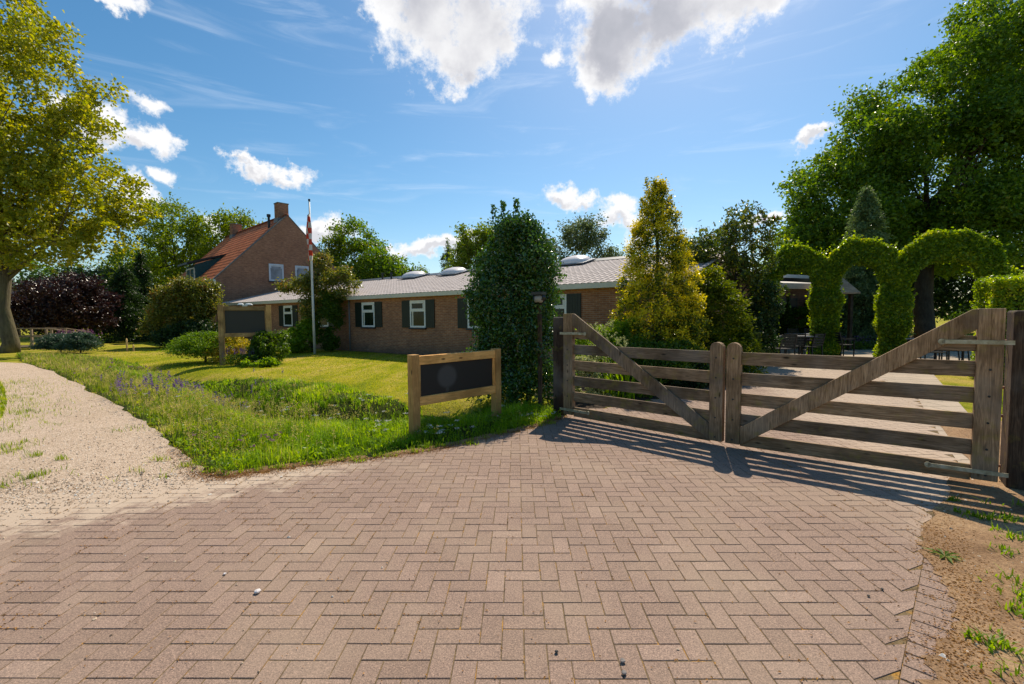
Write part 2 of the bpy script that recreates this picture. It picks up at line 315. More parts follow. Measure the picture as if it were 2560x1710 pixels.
c = t.mix(1.0, c, t.ramp(n4, [(.3, (.66, .78, .7)), (.7, (1.22, 1.12, 1.1))]), 'MULTIPLY')
finish(t, c, .95, t.math('ADD', n2, n4), .9, .03, .05)
m, t = newmat('verge_soil'); geo = t.node('ShaderNodeNewGeometry'); P = geo.outputs['Position']
n = t.noise(P, 3, 6, .7); n2 = t.noise(P, 50, 4, .8)
c = t.ramp(n, [(.3, (.03, .045, .010)), (.6, (.07, .085, .015)), (.8, (.15, .11, .05))])
finish(t, t.mix(1.0, c, t.ramp(n2, [(.3, (.4, .4, .4)), (.6, (1.1, 1.1, 1.1))]), 'MULTIPLY'), .95, n2, .8, .03, .05)
gen_plain('bed_soil', (.07, .05, .035), .95, .3, 9, .6, .1)
m, t = newmat('slabs'); geo = t.node('ShaderNodeNewGeometry'); P = geo.outputs['Position']
b = t.node('ShaderNodeTexBrick', {'Vector': P, 'Color1': (.50, .40, .30), 'Color2': (.42, .34, .26), 'Mortar': (.16, .13, .09), 'Scale': 1.0, 'Mortar Size': .01, 'Brick Width': .6, 'Row Height': .4})
n2 = t.noise(P, 40, 5, .8)
finish(t, t.mix(1.0, b.outputs[0], t.ramp(n2, [(.3, (.75, .75, .75)), (.7, (1.1, 1.1, 1.1))]), 'MULTIPLY'), .85, b.outputs['Fac'], -.4, .01, .2)
# pennant cloth: red/white checks woven into the cloth
m, t = newmat('pennant_cloth'); co = obj_co(t)
ck = t.node('ShaderNodeTexChecker', {'Vector': t.vm('ADD', co, (.08, .0, .05)).outputs[0], 'Color1': (.70, .06, .02), 'Color2': (.72, .68, .66), 'Scale': 4.2})
p = finish(t, ck.outputs[0], .7)
# ------------------------------------------------------------------ object helpers
def tag(o, label=None, cat=None, group=None, kind=None):
    if label: o['label'] = label
    if cat: o['category'] = cat
    if group: o['group'] = group
    if kind: o['kind'] = kind
    return o
def empty(name, loc, rz=0.0, label=None, cat=None, group=None):
    o = bpy.data.objects.new(name, None); COL.objects.link(o); o.location = tuple(float(x) for x in loc); o.rotation_euler = (0, 0, rz)
    o.empty_display_size = .2
    return tag(o, label, cat, group)
def npmesh(name, V, Fs, mat, parent=None, rnd=None, smooth=False, grain=None):
    """V (n,3); Fs = list of (m,k) index arrays"""
    me = bpy.data.meshes.new(name); V = np.asarray(V, np.float32)
    me.vertices.add(len(V)); me.vertices.foreach_set('co', V.ravel())
    Fs = [np.asarray(f, np.int32) for f in Fs if len(f)]
    loops = np.concatenate([f.ravel() for f in Fs]); tot = np.concatenate([np.full(len(f), f.shape[1], np.int32) for f in Fs])
    st = np.concatenate([[0], np.cumsum(tot)[:-1]]).astype(np.int32)
    me.loops.add(len(loops)); me.loops.foreach_set('vertex_index', loops)
    me.polygons.add(len(tot)); me.polygons.foreach_set('loop_start', st); me.polygons.foreach_set('loop_total', tot)
    me.polygons.foreach_set('use_smooth', np.full(len(tot), bool(smooth)))
    me.update(calc_edges=True)
    if rnd is not None:
        a = me.attributes.new('rnd', 'FLOAT', 'FACE'); a.data.foreach_set('value', np.asarray(rnd, np.float32))
    if grain is not None:
        a = me.attributes.new('grain', 'FLOAT_VECTOR', 'POINT'); a.data.foreach_set('vector', np.asarray(grain, np.float32).ravel())
    o = bpy.data.objects.new(name, me); COL.objects.link(o)
    if parent: o.parent = parent
    for mm in (mat if isinstance(mat, (list, tuple)) else [mat]): me.materials.append(MT[mm])
    return o
class MB:
    """collects shapes of one part; grain holds along-the-board coordinates for the wood"""
    def __init__(s): s.v = []; s.f = []; s.g = []
    def add(s, vs, fs, gs=None):
        b = len(s.v); s.v += [tuple(float(a) for a in x) for x in vs]; s.f += [[b + i for i in q] for q in fs]
        s.g += [tuple(float(a) for a in x) for x in (gs if gs is not None else vs)]
    def box(s, c, size, rot=None, long=None):
        hx, hy, hz = [k / 2 for k in size]; vs = [(x, y, z) for x in (-hx, hx) for y in (-hy, hy) for z in (-hz, hz)]
        L = int(np.argmax(size)) if long is None else long
        gs = [(v[L], v[(L + 1) % 3] + c[0] * .37, v[(L + 2) % 3] + c[2] * 1.7) for v in vs]
        fs = [(0, 1, 3, 2), (4, 6, 7, 5), (0, 4, 5, 1), (2, 3, 7, 6), (0, 2, 6, 4), (1, 5, 7, 3)]
        m = rot if rot is not None else Matrix.Identity(3)
        s.add([tuple(m @ Vector(v) + Vector(c)) for v in vs], fs, gs); return s
    def bar(s, a, b, w, h, up=(0, 0, 1)):
        a = Vector(a); b = Vector(b); d = (b - a); L = d.length; x = d.normalized(); z = Vector(up); z = (z - x * z.dot(x)).normalized(); y = z.cross(x)
        m = Matrix((x, y, z)).transposed(); return s.box((a + b) / 2, (L, w, h), m, 0)
    def prism(s, pts, y0, y1):
        """outline in x,z extruded along y"""
        n = len(pts); vs = [(p[0], y0, p[1]) for p in pts] + [(p[0], y1, p[1]) for p in pts]
        fs = [list(range(n)), list(range(2 * n - 1, n - 1, -1))] + [[i, i + n, (i + 1) % n + n, (i + 1) % n] for i in range(n)]
        s.add(vs, fs, [(v[2], v[0], v[1]) for v in vs]); return s
    def prismx(s, pts, x0, x1):
        n = len(pts); vs = [(x0, p[0], p[1]) for p in pts] + [(x1, p[0], p[1]) for p in pts]
        fs = [list(range(n)), list(range(2 * n - 1, n - 1, -1))] + [[i, i + n, (i + 1) % n + n, (i + 1) % n] for i in range(n)]
        s.add(vs, fs); return s
    def tube(s, path, radii, n=8, cap=True):
        path = [Vector(p) for p in path]; k = len(path)
        if not isinstance(radii, (list, tuple)): radii = [radii] * k
        b = []; ref = Vector((0, 0, 1))
        for i, p in enumerate(path):
            d = (path[min(i + 1, k - 1)] - path[max(i - 1, 0)]).normalized()
            r = ref if abs(d.dot(ref)) < .95 else Vector((1, 0, 0))
            x = d.cross(r).normalized(); y = d.cross(x)
            b.append([tuple(p + (x * math.cos(2 * math.pi * j / n) + y * math.sin(2 * math.pi * j / n)) * radii[i]) for j in range(n)])
        vs = [q for r in b for q in r]
        fs = [[i * n + j, i * n + (j + 1) % n, (i + 1) * n + (j + 1) % n, (i + 1) * n + j] for i in range(k - 1) for j in range(n)]
        if cap: fs += [list(range(n))[::-1], [(k - 1) * n + j for j in range(n)]]
        s.add(vs, fs, [(v[2], v[0], v[1]) for v in vs]); return s
    def dome(s, c, rx, ry, rz, n=16, m=6):
        vs = []; fs = []
        for i in range(m):
            a = math.pi / 2 * i / m
            for j in range(n):
                th = 2 * math.pi * j / n; cx, cy = math.cos(th), math.sin(th); e = .55
                sx = abs(cx) ** e * (1 if cx > 0 else -1); sy = abs(cy) ** e * (1 if cy > 0 else -1)
                vs.append((c[0] + rx * sx * math.cos(a), c[1] + ry * sy * math.cos(a), c[2] + rz * math.sin(a)))
        vs.append((c[0], c[1], c[2] + rz))
        for i in range(m - 1):
            for j in range(n): fs.append([i * n + j, i * n + (j + 1) % n, (i + 1) * n + (j + 1) % n, (i + 1) * n + j])
        for j in range(n): fs.append([(m - 1) * n + j, (m - 1) * n + (j + 1) % n, m * n])
        s.add(vs, fs); return s
    def build(s, name, mat, parent=None, bevel=0, smooth=False, label=None):
        me = bpy.data.meshes.new(name); me.from_pydata(s.v, [], s.f)
        a = me.attributes.new('grain', 'FLOAT_VECTOR', 'POINT'); a.data.foreach_set('vector', np.array(s.g, np.float32).ravel())
        bm = bmesh.new(); bm.from_mesh(me); bmesh.ops.recalc_face_normals(bm, faces=bm.faces); bm.to_mesh(me); bm.free()
        o = bpy.data.objects.new(name, me); COL.objects.link(o); me.materials.append(MT[mat])
        if parent: o.parent = parent
        if smooth: me.polygons.foreach_set('use_smooth', [True] * len(me.polygons))
        if bevel:
            md = o.modifiers.new('bevel', 'BEVEL'); md.width = bevel; md.segments = 2; md.limit_method = 'ANGLE'
        if label: o['label'] = label
        return o
def copy_tree(o, parent=None):
    c = o.copy(); COL.objects.link(c)
    if parent: c.parent = parent
    for ch in list(o.children): copy_tree(ch, c)
    return c
# ------------------------------------------------------------------ foliage helpers
def unit(v): return v / np.maximum(np.linalg.norm(v, axis=1, keepdims=True), 1e-9)
def leaves(name, P, size, mat, parent, rs, aspect=.6, up=.35, fold=.18, nrm=None, tang=None, rnd=None):
    n = len(P); N = rs.normal(size=(n, 3)); N[:, 2] += up
    if nrm is not None: N += nrm
    N = unit(N); T = rs.normal(size=(n, 3)) if tang is None else tang + rs.normal(size=(n, 3)) * .35
    T = unit(T - N * (T * N).sum(1, keepdims=True)); Bn = np.cross(N, T)
    s = size * rs.uniform(.65, 1.3, (n, 1)); w = s * aspect / 2
    V = np.empty((n, 4, 3)); V[:, 0] = P - T * s / 2; V[:, 2] = P + T * s / 2
    V[:, 1] = P + Bn * w + N * w * fold * 2; V[:, 3] = P - Bn * w + N * w * fold * 2
    F = np.arange(4 * n).reshape(n, 4)
    return npmesh(name, V.reshape(-1, 3), [F], mat, parent, rs.uniform(0, 1, n) if rnd is None else rnd)
def crown_pts(lobes, n, cr, rs, shell=.62, per=55, flat=.8):
    """leaf positions clustered in twig clumps over the shells of the lobes (x,y,z,rx,ry,rz)"""
    L = np.array(lobes, float)
    if n > 9000:                      # knobbly outline: smaller boughs bulge out of every lobe
        k_ = 6; dd_ = unit(rs.normal(size=(len(L) * k_, 3))); P_ = np.repeat(L, k_, 0); dd_[:, 2] = dd_[:, 2] * .8 + .1
        sub = np.column_stack([P_[:, :3] + dd_ * P_[:, 3:6] * .92, P_[:, 3:6] * rs.uniform(.22, .46, (len(P_), 1))]); L[:, 3:6] *= .86; L = np.concatenate([L, sub])
    area = (L[:, 3] * L[:, 4] + L[:, 3] * L[:, 5] + L[:, 4] * L[:, 5]); area /= area.sum()
    nc = max(8, n // per); k = rs.choice(len(L), nc, p=area); d = unit(rs.normal(size=(nc, 3)))
    rad = shell + (1.04 - shell) * rs.uniform(0, 1, (nc, 1)) ** .6
    C = L[k, :3] + d * L[k, 3:6] * rad
    j = rs.integers(0, nc, n); sc = cr * rs.uniform(.5, 1.25, nc)
    return C[j] + rs.normal(size=(n, 3)) * sc[j][:, None] * np.array([1, 1, flat]) * .55, C
def limbs(mb, base, top, r0, targets, rs, r1=None):
    base = np.array(base, float); top = np.array(top, float); r1 = r1 or r0 * .45
    p = [base + (top - base) * f + np.array([rs.normal() * r0 * .25, rs.normal() * r0 * .25, 0]) * (0 < f) for f in (0, .08, .3, .6, 1)]
    mb.tube(p, [r0 * 1.3, r0, r0 * .92, r0 * .75, r1], 10)
    for c in targets:
        f = rs.uniform(.45, 1); s = base + (top - base) * f; c = np.array(c); mid = s + (c - s) * .5 + np.array([0, 0, -.08 * np.linalg.norm(c - s)]) + rs.normal(size=3) * .06 * np.linalg.norm(c - s)
        rr = r1 * rs.uniform(.45, .8); mb.tube([s, mid, c], [rr, rr * .55, rr * .12], 5, False)
def tree(name, label, cat, base, lobes, n, leaf, mat, cr, seed, trunk=None, bark='bark', nl=14, group=None, aspect=.6, shell=.62, up=.35, flat=.8, per=55, crown='crown'):
    """base world point; lobes relative to it; trunk = (radius, height)"""
    rs = np.random.default_rng(seed); o = empty(name, base, 0, label, cat, group)
    P, C = crown_pts(lobes, n, cr, rs, shell, per, flat)
    P[:, 2] = np.maximum(P[:, 2], .03 + rs.uniform(0, .08, len(P)))
    if trunk:
        mb = MB(); r, h = trunk; L = np.array(lobes); cx = L[:, :2].mean(0) * .12
        limbs(mb, (0, 0, -.1), (cx[0], cx[1], h), r, C[rs.choice(len(C), min(nl, len(C)), False)], rs)
        mb.build('trunk', bark, o, smooth=True)
    leaves(crown, P, leaf, mat, o, rs, aspect, up)
    return o
def conifer(name, label, cat, base, h, r, n, mat, seed, leaf=.12, prof=None, droop=.35, group=None, z0=.05, trunk=.12, bark='bark_dark', nb=220):
    rs = np.random.default_rng(seed); o = empty(name, base, 0, label, cat, group)
    f = rs.uniform(0, 1, nb) ** .85; ang = rs.uniform(0, 2 * np.pi, nb); pr = prof or (lambda f: 1 - f)
    rad = r * np.array([pr(x) for x in f]) * rs.uniform(.8, 1.12, nb)
    w = np.maximum(rad, .08); k = rs.choice(nb, n, p=w / w.sum()); s = rs.uniform(0, 1, n) ** .6
    z = z0 * h + f[k] * h * (1 - z0) - droop * rad[k] * s ** 1.5 + .12 * rad[k]
    a = ang[k] + rs.normal(size=n) * .16; rr = rad[k] * s
    P = np.stack([np.cos(a) * rr, np.sin(a) * rr, z], 1) + rs.normal(size=(n, 3)) * .05 * r ** .5
    T = np.stack([np.cos(a), np.sin(a), np.full(n, -droop)], 1)
    P[:, 2] = np.maximum(P[:, 2], .03)
    mb = MB().tube([(0, 0, -.1), (0, 0, h * .5), (0, 0, h * .97)], [trunk, trunk * .6, .015], 8); mb.build('trunk', bark, o, smooth=True)
    leaves('crown', P, leaf, mat, o, rs, .4, .5, tang=T); return o
def blades(name, P, h, w, mat, parent, rs, lean=.35, rnd=None, tip=None):
    """curved grass blades: quad + tip triangle"""
    n = len(P); a = rs.uniform(0, 2 * np.pi, n); h = np.broadcast_to(h, (n,)) * rs.uniform(.55, 1.25, n); w = np.broadcast_to(w, (n,))
    L = np.stack([np.cos(a), np.sin(a), np.zeros(n)], 1); ln = (np.abs(rs.normal(size=n)) * lean)[:, None]
    b = a + rs.normal(size=n) * .6 + np.pi / 2; S = np.stack([np.cos(b), np.sin(b), np.zeros(n)], 1) * (w / 2)[:, None]
    up = np.array([0, 0, 1.0]); hh = h[:, None]
    m = P + up * hh * .55 + L * ln * hh * .3; tp = P + up * hh * (1 - .25 * np.minimum(ln, 1)) + L * ln * hh
    V = np.stack([P - S, P + S, m + S * .8, m - S * .8, tp], 1).reshape(-1, 3)
    i = np.arange(n)[:, None] * 5
    r = rs.uniform(0, 1, n) if rnd is None else rnd
    return npmesh(name, V, [i + np.array([[0, 1, 2, 3]]), i + np.array([[3, 2, 4]])], mat, parent, np.concatenate([r, r]))
def in_poly(P, poly):
    x, y = P[:, 0], P[:, 1]; ins = np.zeros(len(P), bool); n = len(poly)
    for i in range(n):
        x1, y1 = poly[i][:2]; x2, y2 = poly[(i + 1) % n][:2]
        c = ((y1 > y) != (y2 > y)) & (x < (x2 - x1) * (y - y1) / (y2 - y1 + 1e-12) + x1); ins ^= c
    return ins
def sample_poly(poly, dens, rs, near=None, fall=2.0):
    q = np.array([p[:2] for p in poly]); lo, hi = q.min(0), q.max(0); n = int(dens * np.prod(hi - lo))
    P = np.column_stack([rs.uniform(lo[0], hi[0], n), rs.uniform(lo[1], hi[1], n)])
    if near:
        d = np.hypot(P[:, 0], P[:, 1]); P = P[rs.uniform(0, 1, n) < np.minimum(1, (near / d) ** fall)]
    return P[in_poly(P, q)]
def dist_line(P, line):
    d = np.full(len(P), 1e9)
    for (a, b) in zip(line[:-1], line[1:]):
        a = np.array(a[:2]); b = np.array(b[:2]); ab = b - a; tt = np.clip(((P[:, :2] - a) @ ab) / (ab @ ab), 0, 1)
        d = np.minimum(d, np.linalg.norm(P[:, :2] - (a + tt[:, None] * ab), axis=1))
    return d
# ================================================================== GROUND
DITCH = [(-1.3, 7.75), (-2.2, 7.6), (-3.6, 7.9), (-5.0, 8.9), (-6.6, 10.5), (-8.6, 12.2), (-12, 15.0)]
def ground_z(P):
    d = dist_line(P, DITCH); fade = np.clip((P[:, 0] + 13) / 7, .25, 1)
    return -.62 * fade * np.exp(-(d / .6) ** 2)
def gz(x, y): return float(ground_z(np.array([[x, y]], float))[0])
xs = np.concatenate([np.linspace(-600, -40, 8)[:-1], np.linspace(-40, -13, 14)[:-1], np.arange(-13, 1.0, .16), np.linspace(1, 40, 20), np.linspace(60, 600, 8)])
ys = np.concatenate([np.linspace(-60, 5, 8)[:-1], np.arange(5, 17, .16), np.linspace(17, 60, 20), np.linspace(80, 1500, 10)])
X, Yg = np.meshgrid(xs, ys); GP = np.column_stack([X.ravel(), Yg.ravel()]); Z = ground_z(GP) - .012
nx, ny = len(xs), len(ys); idx = np.arange(nx * ny).reshape(ny, nx)
F = np.stack([idx[:-1, :-1].ravel(), idx[:-1, 1:].ravel(), idx[1:, 1:].ravel(), idx[1:, :-1].ravel()], 1)
o = npmesh('ground', np.column_stack([GP, Z]), [F], 'lawn', smooth=True); tag(o, kind='structure')
def edge_noise(pts, amp, rs, sub=6):
    out = []
    for a, b in zip(pts, pts[1:] + pts[:1]):
        for k in range(sub):
            p = np.array(a[:2]) + (np.array(b[:2]) - np.array(a[:2])) * k / sub; out.append(p + rs.normal(size=2) * amp)
    return out
def sheet(name, poly, z, mat, kind='structure'):
    r_ = delaunay_2d_cdt([Vector((float(p[0]), float(p[1]))) for p in poly], [], [list(range(len(poly)))], 1, 1e-5)
    me = bpy.data.meshes.new(name); me.from_pydata([(v.x, v.y, z) for v in r_[0]], [], [list(f) for f in r_[2]]); me.update()
    if me.polygons[0].normal.z < 0: me.flip_normals()
    o = bpy.data.objects.new(name, me); COL.objects.link(o); me.materials.append(MT[mat]); tag(o, kind=kind); return o
rs0 = np.random.default_rng(5)
# outline of the verge (wild grass between drive, gravel path and lawn)
pave_edge = [gr(*p) for p in [(1415, 1040), (1340, 1066), (1200, 1098), (1090, 1124), (920, 1148), (760, 1165), (640, 1181), (556, 1194)]]
path_edge = [gr(*p) for p in [(556, 1194), (500, 1182), (440, 1120), (380, 1068), (300, 1020), (210, 968), (130, 928), (60, 908)]]
path_far = [gr(0, 893)[:2] * 1.0, np.array([-40., 26.])]
lawn_edge = [gr(*p) for p in [(1330, 1012), (1200, 1012), (1021, 1004), (860, 972), (700, 949), (600, 943), (534, 939), (458, 932), (380, 918), (290, 900), (200, 890), (120, 888), (40, 886)]]
verge_poly = [p[:2] for p in pave_edge] + [p[:2] for p in path_edge[1:]] + [p[:2] for p in lawn_edge[::-1]]
# verge soil: follows the ditch, so a fine grid clipped to the polygon
gx = np.arange(-26, 1.2, .16); gy = np.arange(4.0, 25, .16)
X, Yg = np.meshgrid(gx, gy); GP = np.column_stack([X.ravel(), Yg.ravel()]); nx = len(gx)
idx = np.arange(len(GP)).reshape(len(gy), nx); q = np.stack([idx[:-1, :-1].ravel(), idx[:-1, 1:].ravel(), idx[1:, 1:].ravel(), idx[1:, :-1].ravel()], 1)
cen = GP[q].mean(1); q = q[in_poly(cen, verge_poly)]; used, inv = np.unique(q, return_inverse=True)
VV = np.column_stack([GP[used], ground_z(GP[used]) - .003 + rs0.normal(size=len(used)) * .004])
tag(npmesh('verge_ground', VV, [inv.reshape(-1, 4)], 'verge_soil', smooth=True), kind='structure')
# gravel path sweeping away on the left
gp = [(-14, -1), (-9.5, .2), (-6.2, 2.2), (-4.15, 3.55), (-3.3, 4.0), tuple(gr(510, 1205)[:2])] + [tuple(p[:2]) for p in path_edge] + [(-26, 19.5), (-60, 33), (-60, 20), (-28, 10.5), (-13.5, 5.5), (-10, 3)]
sheet('gravel_path', edge_noise(gp, .03, rs0, 8), .004, 'gravel')
# dirt strip right of the drive
pr_edge = [gr(*p) for p in [(2392, 1236), (2330, 1321), (2330, 1371), (2362, 1436), (2420, 1507), (2416, 1578), (2350, 1643), (2371, 1712)]]
dp = [(4.7, 4.6), (4.25, 4.25)] + [tuple(p[:2]) for p in pr_edge] + [(1.5, -2), (9, -2), (9, 6.5), (6, 6.5)]
sheet('dirt_verge', edge_noise([(4.55, 4.5), (4.12, 4.28)] + [(p[0] - .06, p[1]) for p in pr_edge] + dp[2 + len(pr_edge):], .018, rs0, 6), .0095, 'dirt')
# brick drive : every brick is geometry, 90 degree herringbone, 210 x 105 mm
drive = [(-7.5, .3), (2.6, .3)] + [(p[0] + .04, p[1]) for p in pr_edge[::-1]] + [(4.25, 4.25), (4.95, 5.2), (7.4, 8.4), (9.6, 12.6), (6.4, 13.2), (3.4, 9.0), (2.0, 8.0), (.95, 7.3)] + [tuple(p[:2]) for p in pave_edge] + [(-3.9, 4.4), (-5.6, 3.6), (-7.5, 2.4)]
sheet('joint_bed', drive, .0014, 'joint_sand')
c = .105
ci, cj = np.meshgrid(np.arange(-74, 96), np.arange(2, 128)); ci = ci.ravel(); cj = cj.ravel(); sm = (ci + cj) % 4
Hm = sm == 0; Vm = sm == 2
bx = np.concatenate([(ci[Hm] + 1) * c, (ci[Vm] + .5) * c]); by = np.concatenate([(cj[Hm] + .5) * c, (cj[Vm] + 1) * c])
ho = np.concatenate([np.ones(Hm.sum(), bool), np.zeros(Vm.sum(), bool)]); bx += .02
ang0 = -.012
BP = np.column_stack([bx * math.cos(ang0) - by * math.sin(ang0), bx * math.sin(ang0) + by * math.cos(ang0)])
# edge course of the drive on the right
e0 = gr(2310, 1400)[:2]; e1 = gr(2250, 1700)[:2]; ed = (e1 - e0) / np.linalg.norm(e1 - e0); en = np.array([-ed[1], ed[0]])
if en[0] < 0: en = -en
side = (BP - e0) @ en
low = (BP - e0) @ ed > -.9
keep = in_poly(BP, drive) & ~(low & (side > .13)); BP = BP[keep]; ho = ho[keep]
brk = [(p[0], p[1], ang0 + (0 if h else math.pi / 2)) for p, h in zip(BP, ho)]
ea = math.atan2(en[1], en[0])
for i in range(-9, 22):
    for j in range(3):
        p = e0 + ed * (i * .107 + (j % 2) * 0) + en * (.0525 + .05 + j * .212)
        if j == 2 and i % 3 == 0: continue
        if in_poly(np.array([p]), drive)[0]: brk.append((p[0], p[1], ea))
brk = np.array(brk); nb = len(brk); r1 = np.random.default_rng(11)
tpl = []
hx, hy = .1026, .0500; bv = .0022
for z, ex in ((-.02, 0), (-bv, 0), (0, -bv)):
    for sx, sy in ((-1, -1), (1, -1), (1, 1), (-1, 1)): tpl.append((sx * (hx + ex), sy * (hy + ex), z))
tpl = np.array(tpl); a = brk[:, 2] + r1.normal(size=nb) * .006; ca, sa = np.cos(a)[:, None], np.sin(a)[:, None]
px_ = tpl[None, :, 0] * (1 + r1.normal(size=(nb, 1)) * .006); py_ = tpl[None, :, 1] * (1 + r1.normal(size=(nb, 1)) * .01)
zz = tpl[None, :, 2] + r1.normal(size=(nb, 1)).clip(-1.6, 1.6) * .0006 + px_ * r1.normal(size=(nb, 1)).clip(-2, 2) * .0035 + py_ * r1.normal(size=(nb, 1)).clip(-2, 2) * .005 + .005
V = np.stack([brk[:, :1] + px_ * ca - py_ * sa, brk[:, 1:2] + px_ * sa + py_ * ca, zz], 2).reshape(-1, 3)
_s = (V[:, :2] - e0) @ en; _a = (V[:, :2] - e0) @ ed; _m = (_s > -.004) & (_a > -.95) & (np.repeat(np.arange(nb), 12) < len(BP))
V[_m, :2] -= en[None] * (_s[_m] + .004)[:, None]
f = [[8, 9, 10, 11]] + [[k + i, k + (i + 1) % 4, k + 4 + (i + 1) % 4, k + 4 + i] for k in (0, 4) for i in range(4)]
F = (np.arange(nb)[:, None, None] * 12 + np.array(f)[None]).reshape(-1, 4)
dark = np.clip(r1.normal(.5, .22, nb), 0, 1)
o = npmesh('brick_drive', V, [F], 'paver', None, np.repeat(dark, 9)); tag(o, kind='structure')
# terrace slabs and the slab path beyond the gate
sheet('terrace', [(6.4, 13.2), (9.6, 12.6), (12.0, 11.6), (16.5, 12.0), (24, 17), (21, 24), (9, 26), (7.2, 20)], .004, 'slabs')
sheet('slab_path', [(4.3, 4.3), (5.3, 4.9), (10.6, 11.6), (12.0, 11.6), (9.6, 12.6), (7.4, 8.4), (4.95, 5.2)], .003, 'slabs')
sheet('planting_bed', edge_noise([(1.2, 7.6), (2.1, 8.05), (3.4, 9.05), (6.4, 13.2), (7.2, 20), (5.2, 16), (4.6, 12.6), (1.2, 12.4), (.3, 9.2)], .04, rs0, 6), -.004, 'bed_soil')
sheet('wall_foot_gravel', [(-22.6, 33.0 - .0), (4.6, 12.5), (4.42, 12.27), (-22.8, 32.78)], -.003, 'gravel') if False else None

# loose grit on the gravel and the drive: uncountable
rs = np.random.default_rng(21)
P1 = sample_poly(gp, 900, rs, 4.0, 1.6); P1 = P1[(P1[:, 1] > .8)]
P2 = sample_poly([(-7, .8), (2.2, .8), (2.2, 3), (-2, 4.8), (-7, 4)], 1500, rs); P2 = P2[rs.uniform(0, 1, len(P2)) < np.maximum(.006 * np.clip((-P2[:, 0] + .5) / 3, .1, 1), np.clip((-.57 * P2[:, 0] + .82 * P2[:, 1] - 4.45) / 1.2, 0, 1) ** 2 * (P2[:, 0] < -1.6))]
P3 = sample_poly(dp, 260, rs, 3.0, 1.0)
PP = np.concatenate([P1, P2, P3]); n = len(PP)
oc = np.array([(1, 0, 0), (-1, 0, 0), (0, 1, 0), (0, -1, 0), (0, 0, 1), (0, 0, -1)], float); fc = np.array([(0, 2, 4), (2, 1, 4), (1, 3, 4), (3, 0, 4), (2, 0, 5), (1, 2, 5), (3, 1, 5), (0, 3, 5)])
sz = rs.gamma(3, .0016, n) + .002; V = oc[None] * sz[:, None, None] * rs.uniform(.5, 1.3, (n, 6, 1)) * np.array([1, 1, .6]) + np.column_stack([PP, np.full(n, .008)])[:, None]
F = (np.arange(n)[:, None, None] * 6 + fc[None]).reshape(-1, 3)
m, t = newmat('grit'); rr = t.node('ShaderNodeAttribute', attribute_name='rnd').outputs['Fac']
finish(t, t.ramp(rr, [(0, (.10, .07, .05)), (.2, (.40, .29, .19)), (.7, (.62, .48, .34)), (1, (.9, .84, .74))]), .9)
o = npmesh('loose_grit', V.reshape(-1, 3), [F], 'grit', None, np.repeat(rs.uniform(0, 1, n), 8)); tag(o, kind='stuff')
# orange catkin crumbs lying in joints and along the drive edge
Pa = sample_poly(drive, 38, rs, 3.5, 1.0)
el = [p[:2] for p in pave_edge] + [p[:2] for p in path_edge[1:3]]
k = rs.integers(0, len(el) - 1, 9000); f = rs.uniform(0, 1, (9000, 1)); el = np.array(el); Pb = el[k] * (1 - f) + el[k + 1] * f + rs.normal(size=(9000, 2)) * np.array([.07, .07]) + np.array([0, -.03])
k = rs.integers(0, len(pr_edge) - 1, 2600); f = rs.uniform(0, 1, (2600, 1)); pe = np.array([p[:2] for p in pr_edge]); Pc = pe[k] * (1 - f) + pe[k + 1] * f + rs.normal(size=(2600, 2)) * .09 + np.array([.05, 0])
Pd = sample_poly(dp, 120, rs, 3.0, .8)
def vnoise(P, sc, sd):
    r_ = np.random.default_rng(sd).uniform(-1, 1, (256, 256)); q = P[:, :2] * sc + 97.3; i = np.floor(q).astype(int); f = q - i; f = f * f * (3 - 2 * f)
    g = lambda a, b: r_[(i[:, 0] + a) % 256, (i[:, 1] + b) % 256]
    return (g(0, 0) * (1 - f[:, 0]) + g(1, 0) * f[:, 0]) * (1 - f[:, 1]) + (g(0, 1) * (1 - f[:, 0]) + g(1, 1) * f[:, 0]) * f[:, 1]
bk_ = brk[np.hypot(brk[:, 0], brk[:, 1]) < 6.5]; k = rs.integers(0, len(bk_), 60000); lx = rs.choice([-1., 1.], len(k)) * .105; ly = rs.uniform(-.052, .052, len(k)); sw = rs.uniform(0, 1, len(k)) < .6
lx, ly = np.where(sw, rs.uniform(-.105, .105, len(k)), lx), np.where(sw, rs.choice([-1., 1.], len(k)) * .0525, ly)
an_ = bk_[k, 2]; Pj = np.column_stack([bk_[k, 0] + lx * np.cos(an_) - ly * np.sin(an_), bk_[k, 1] + lx * np.sin(an_) + ly * np.cos(an_)]) + rs.normal(size=(len(k), 2)) * .004
side_ = np.clip(np.abs(Pj[:, 0] - .3) / 2.6, 0, 1); Pj = Pj[rs.uniform(0, 1, len(Pj)) < np.clip(vnoise(Pj, 6, 41) * 1.2 - .35 + .35 * side_, 0, 1) * (.15 + .6 * side_)]
PP = np.concatenate([Pa, Pb, Pc, Pd, Pj]); P = np.column_stack([PP, np.full(len(PP), .010)])
o = leaves('plant_crumbs', P, .014, 'dead_leaf', None, rs, .45, 3.0, .3); tag(o, kind='stuff')
ee = [p[:2] for p in pave_edge] + [path_edge[1][:2]]
tag(npmesh('edge_litter_soil', *(lambda A_, B_: (np.array([[*p, .0085] for p in A_] + [[*p, .0085] for p in B_]), [np.array([[i, i + 1, len(A_) + i + 1, len(A_) + i] for i in range(len(A_) - 1)])]))(
    edge_noise([p + np.array([.0, -.03]) for p in ee], .012, rs0, 8)[:8 * (len(ee) - 1)], edge_noise([p + np.array([.0, .16]) for p in ee], .012, rs0, 8)[:8 * (len(ee) - 1)]), 'dirt'), kind='structure')
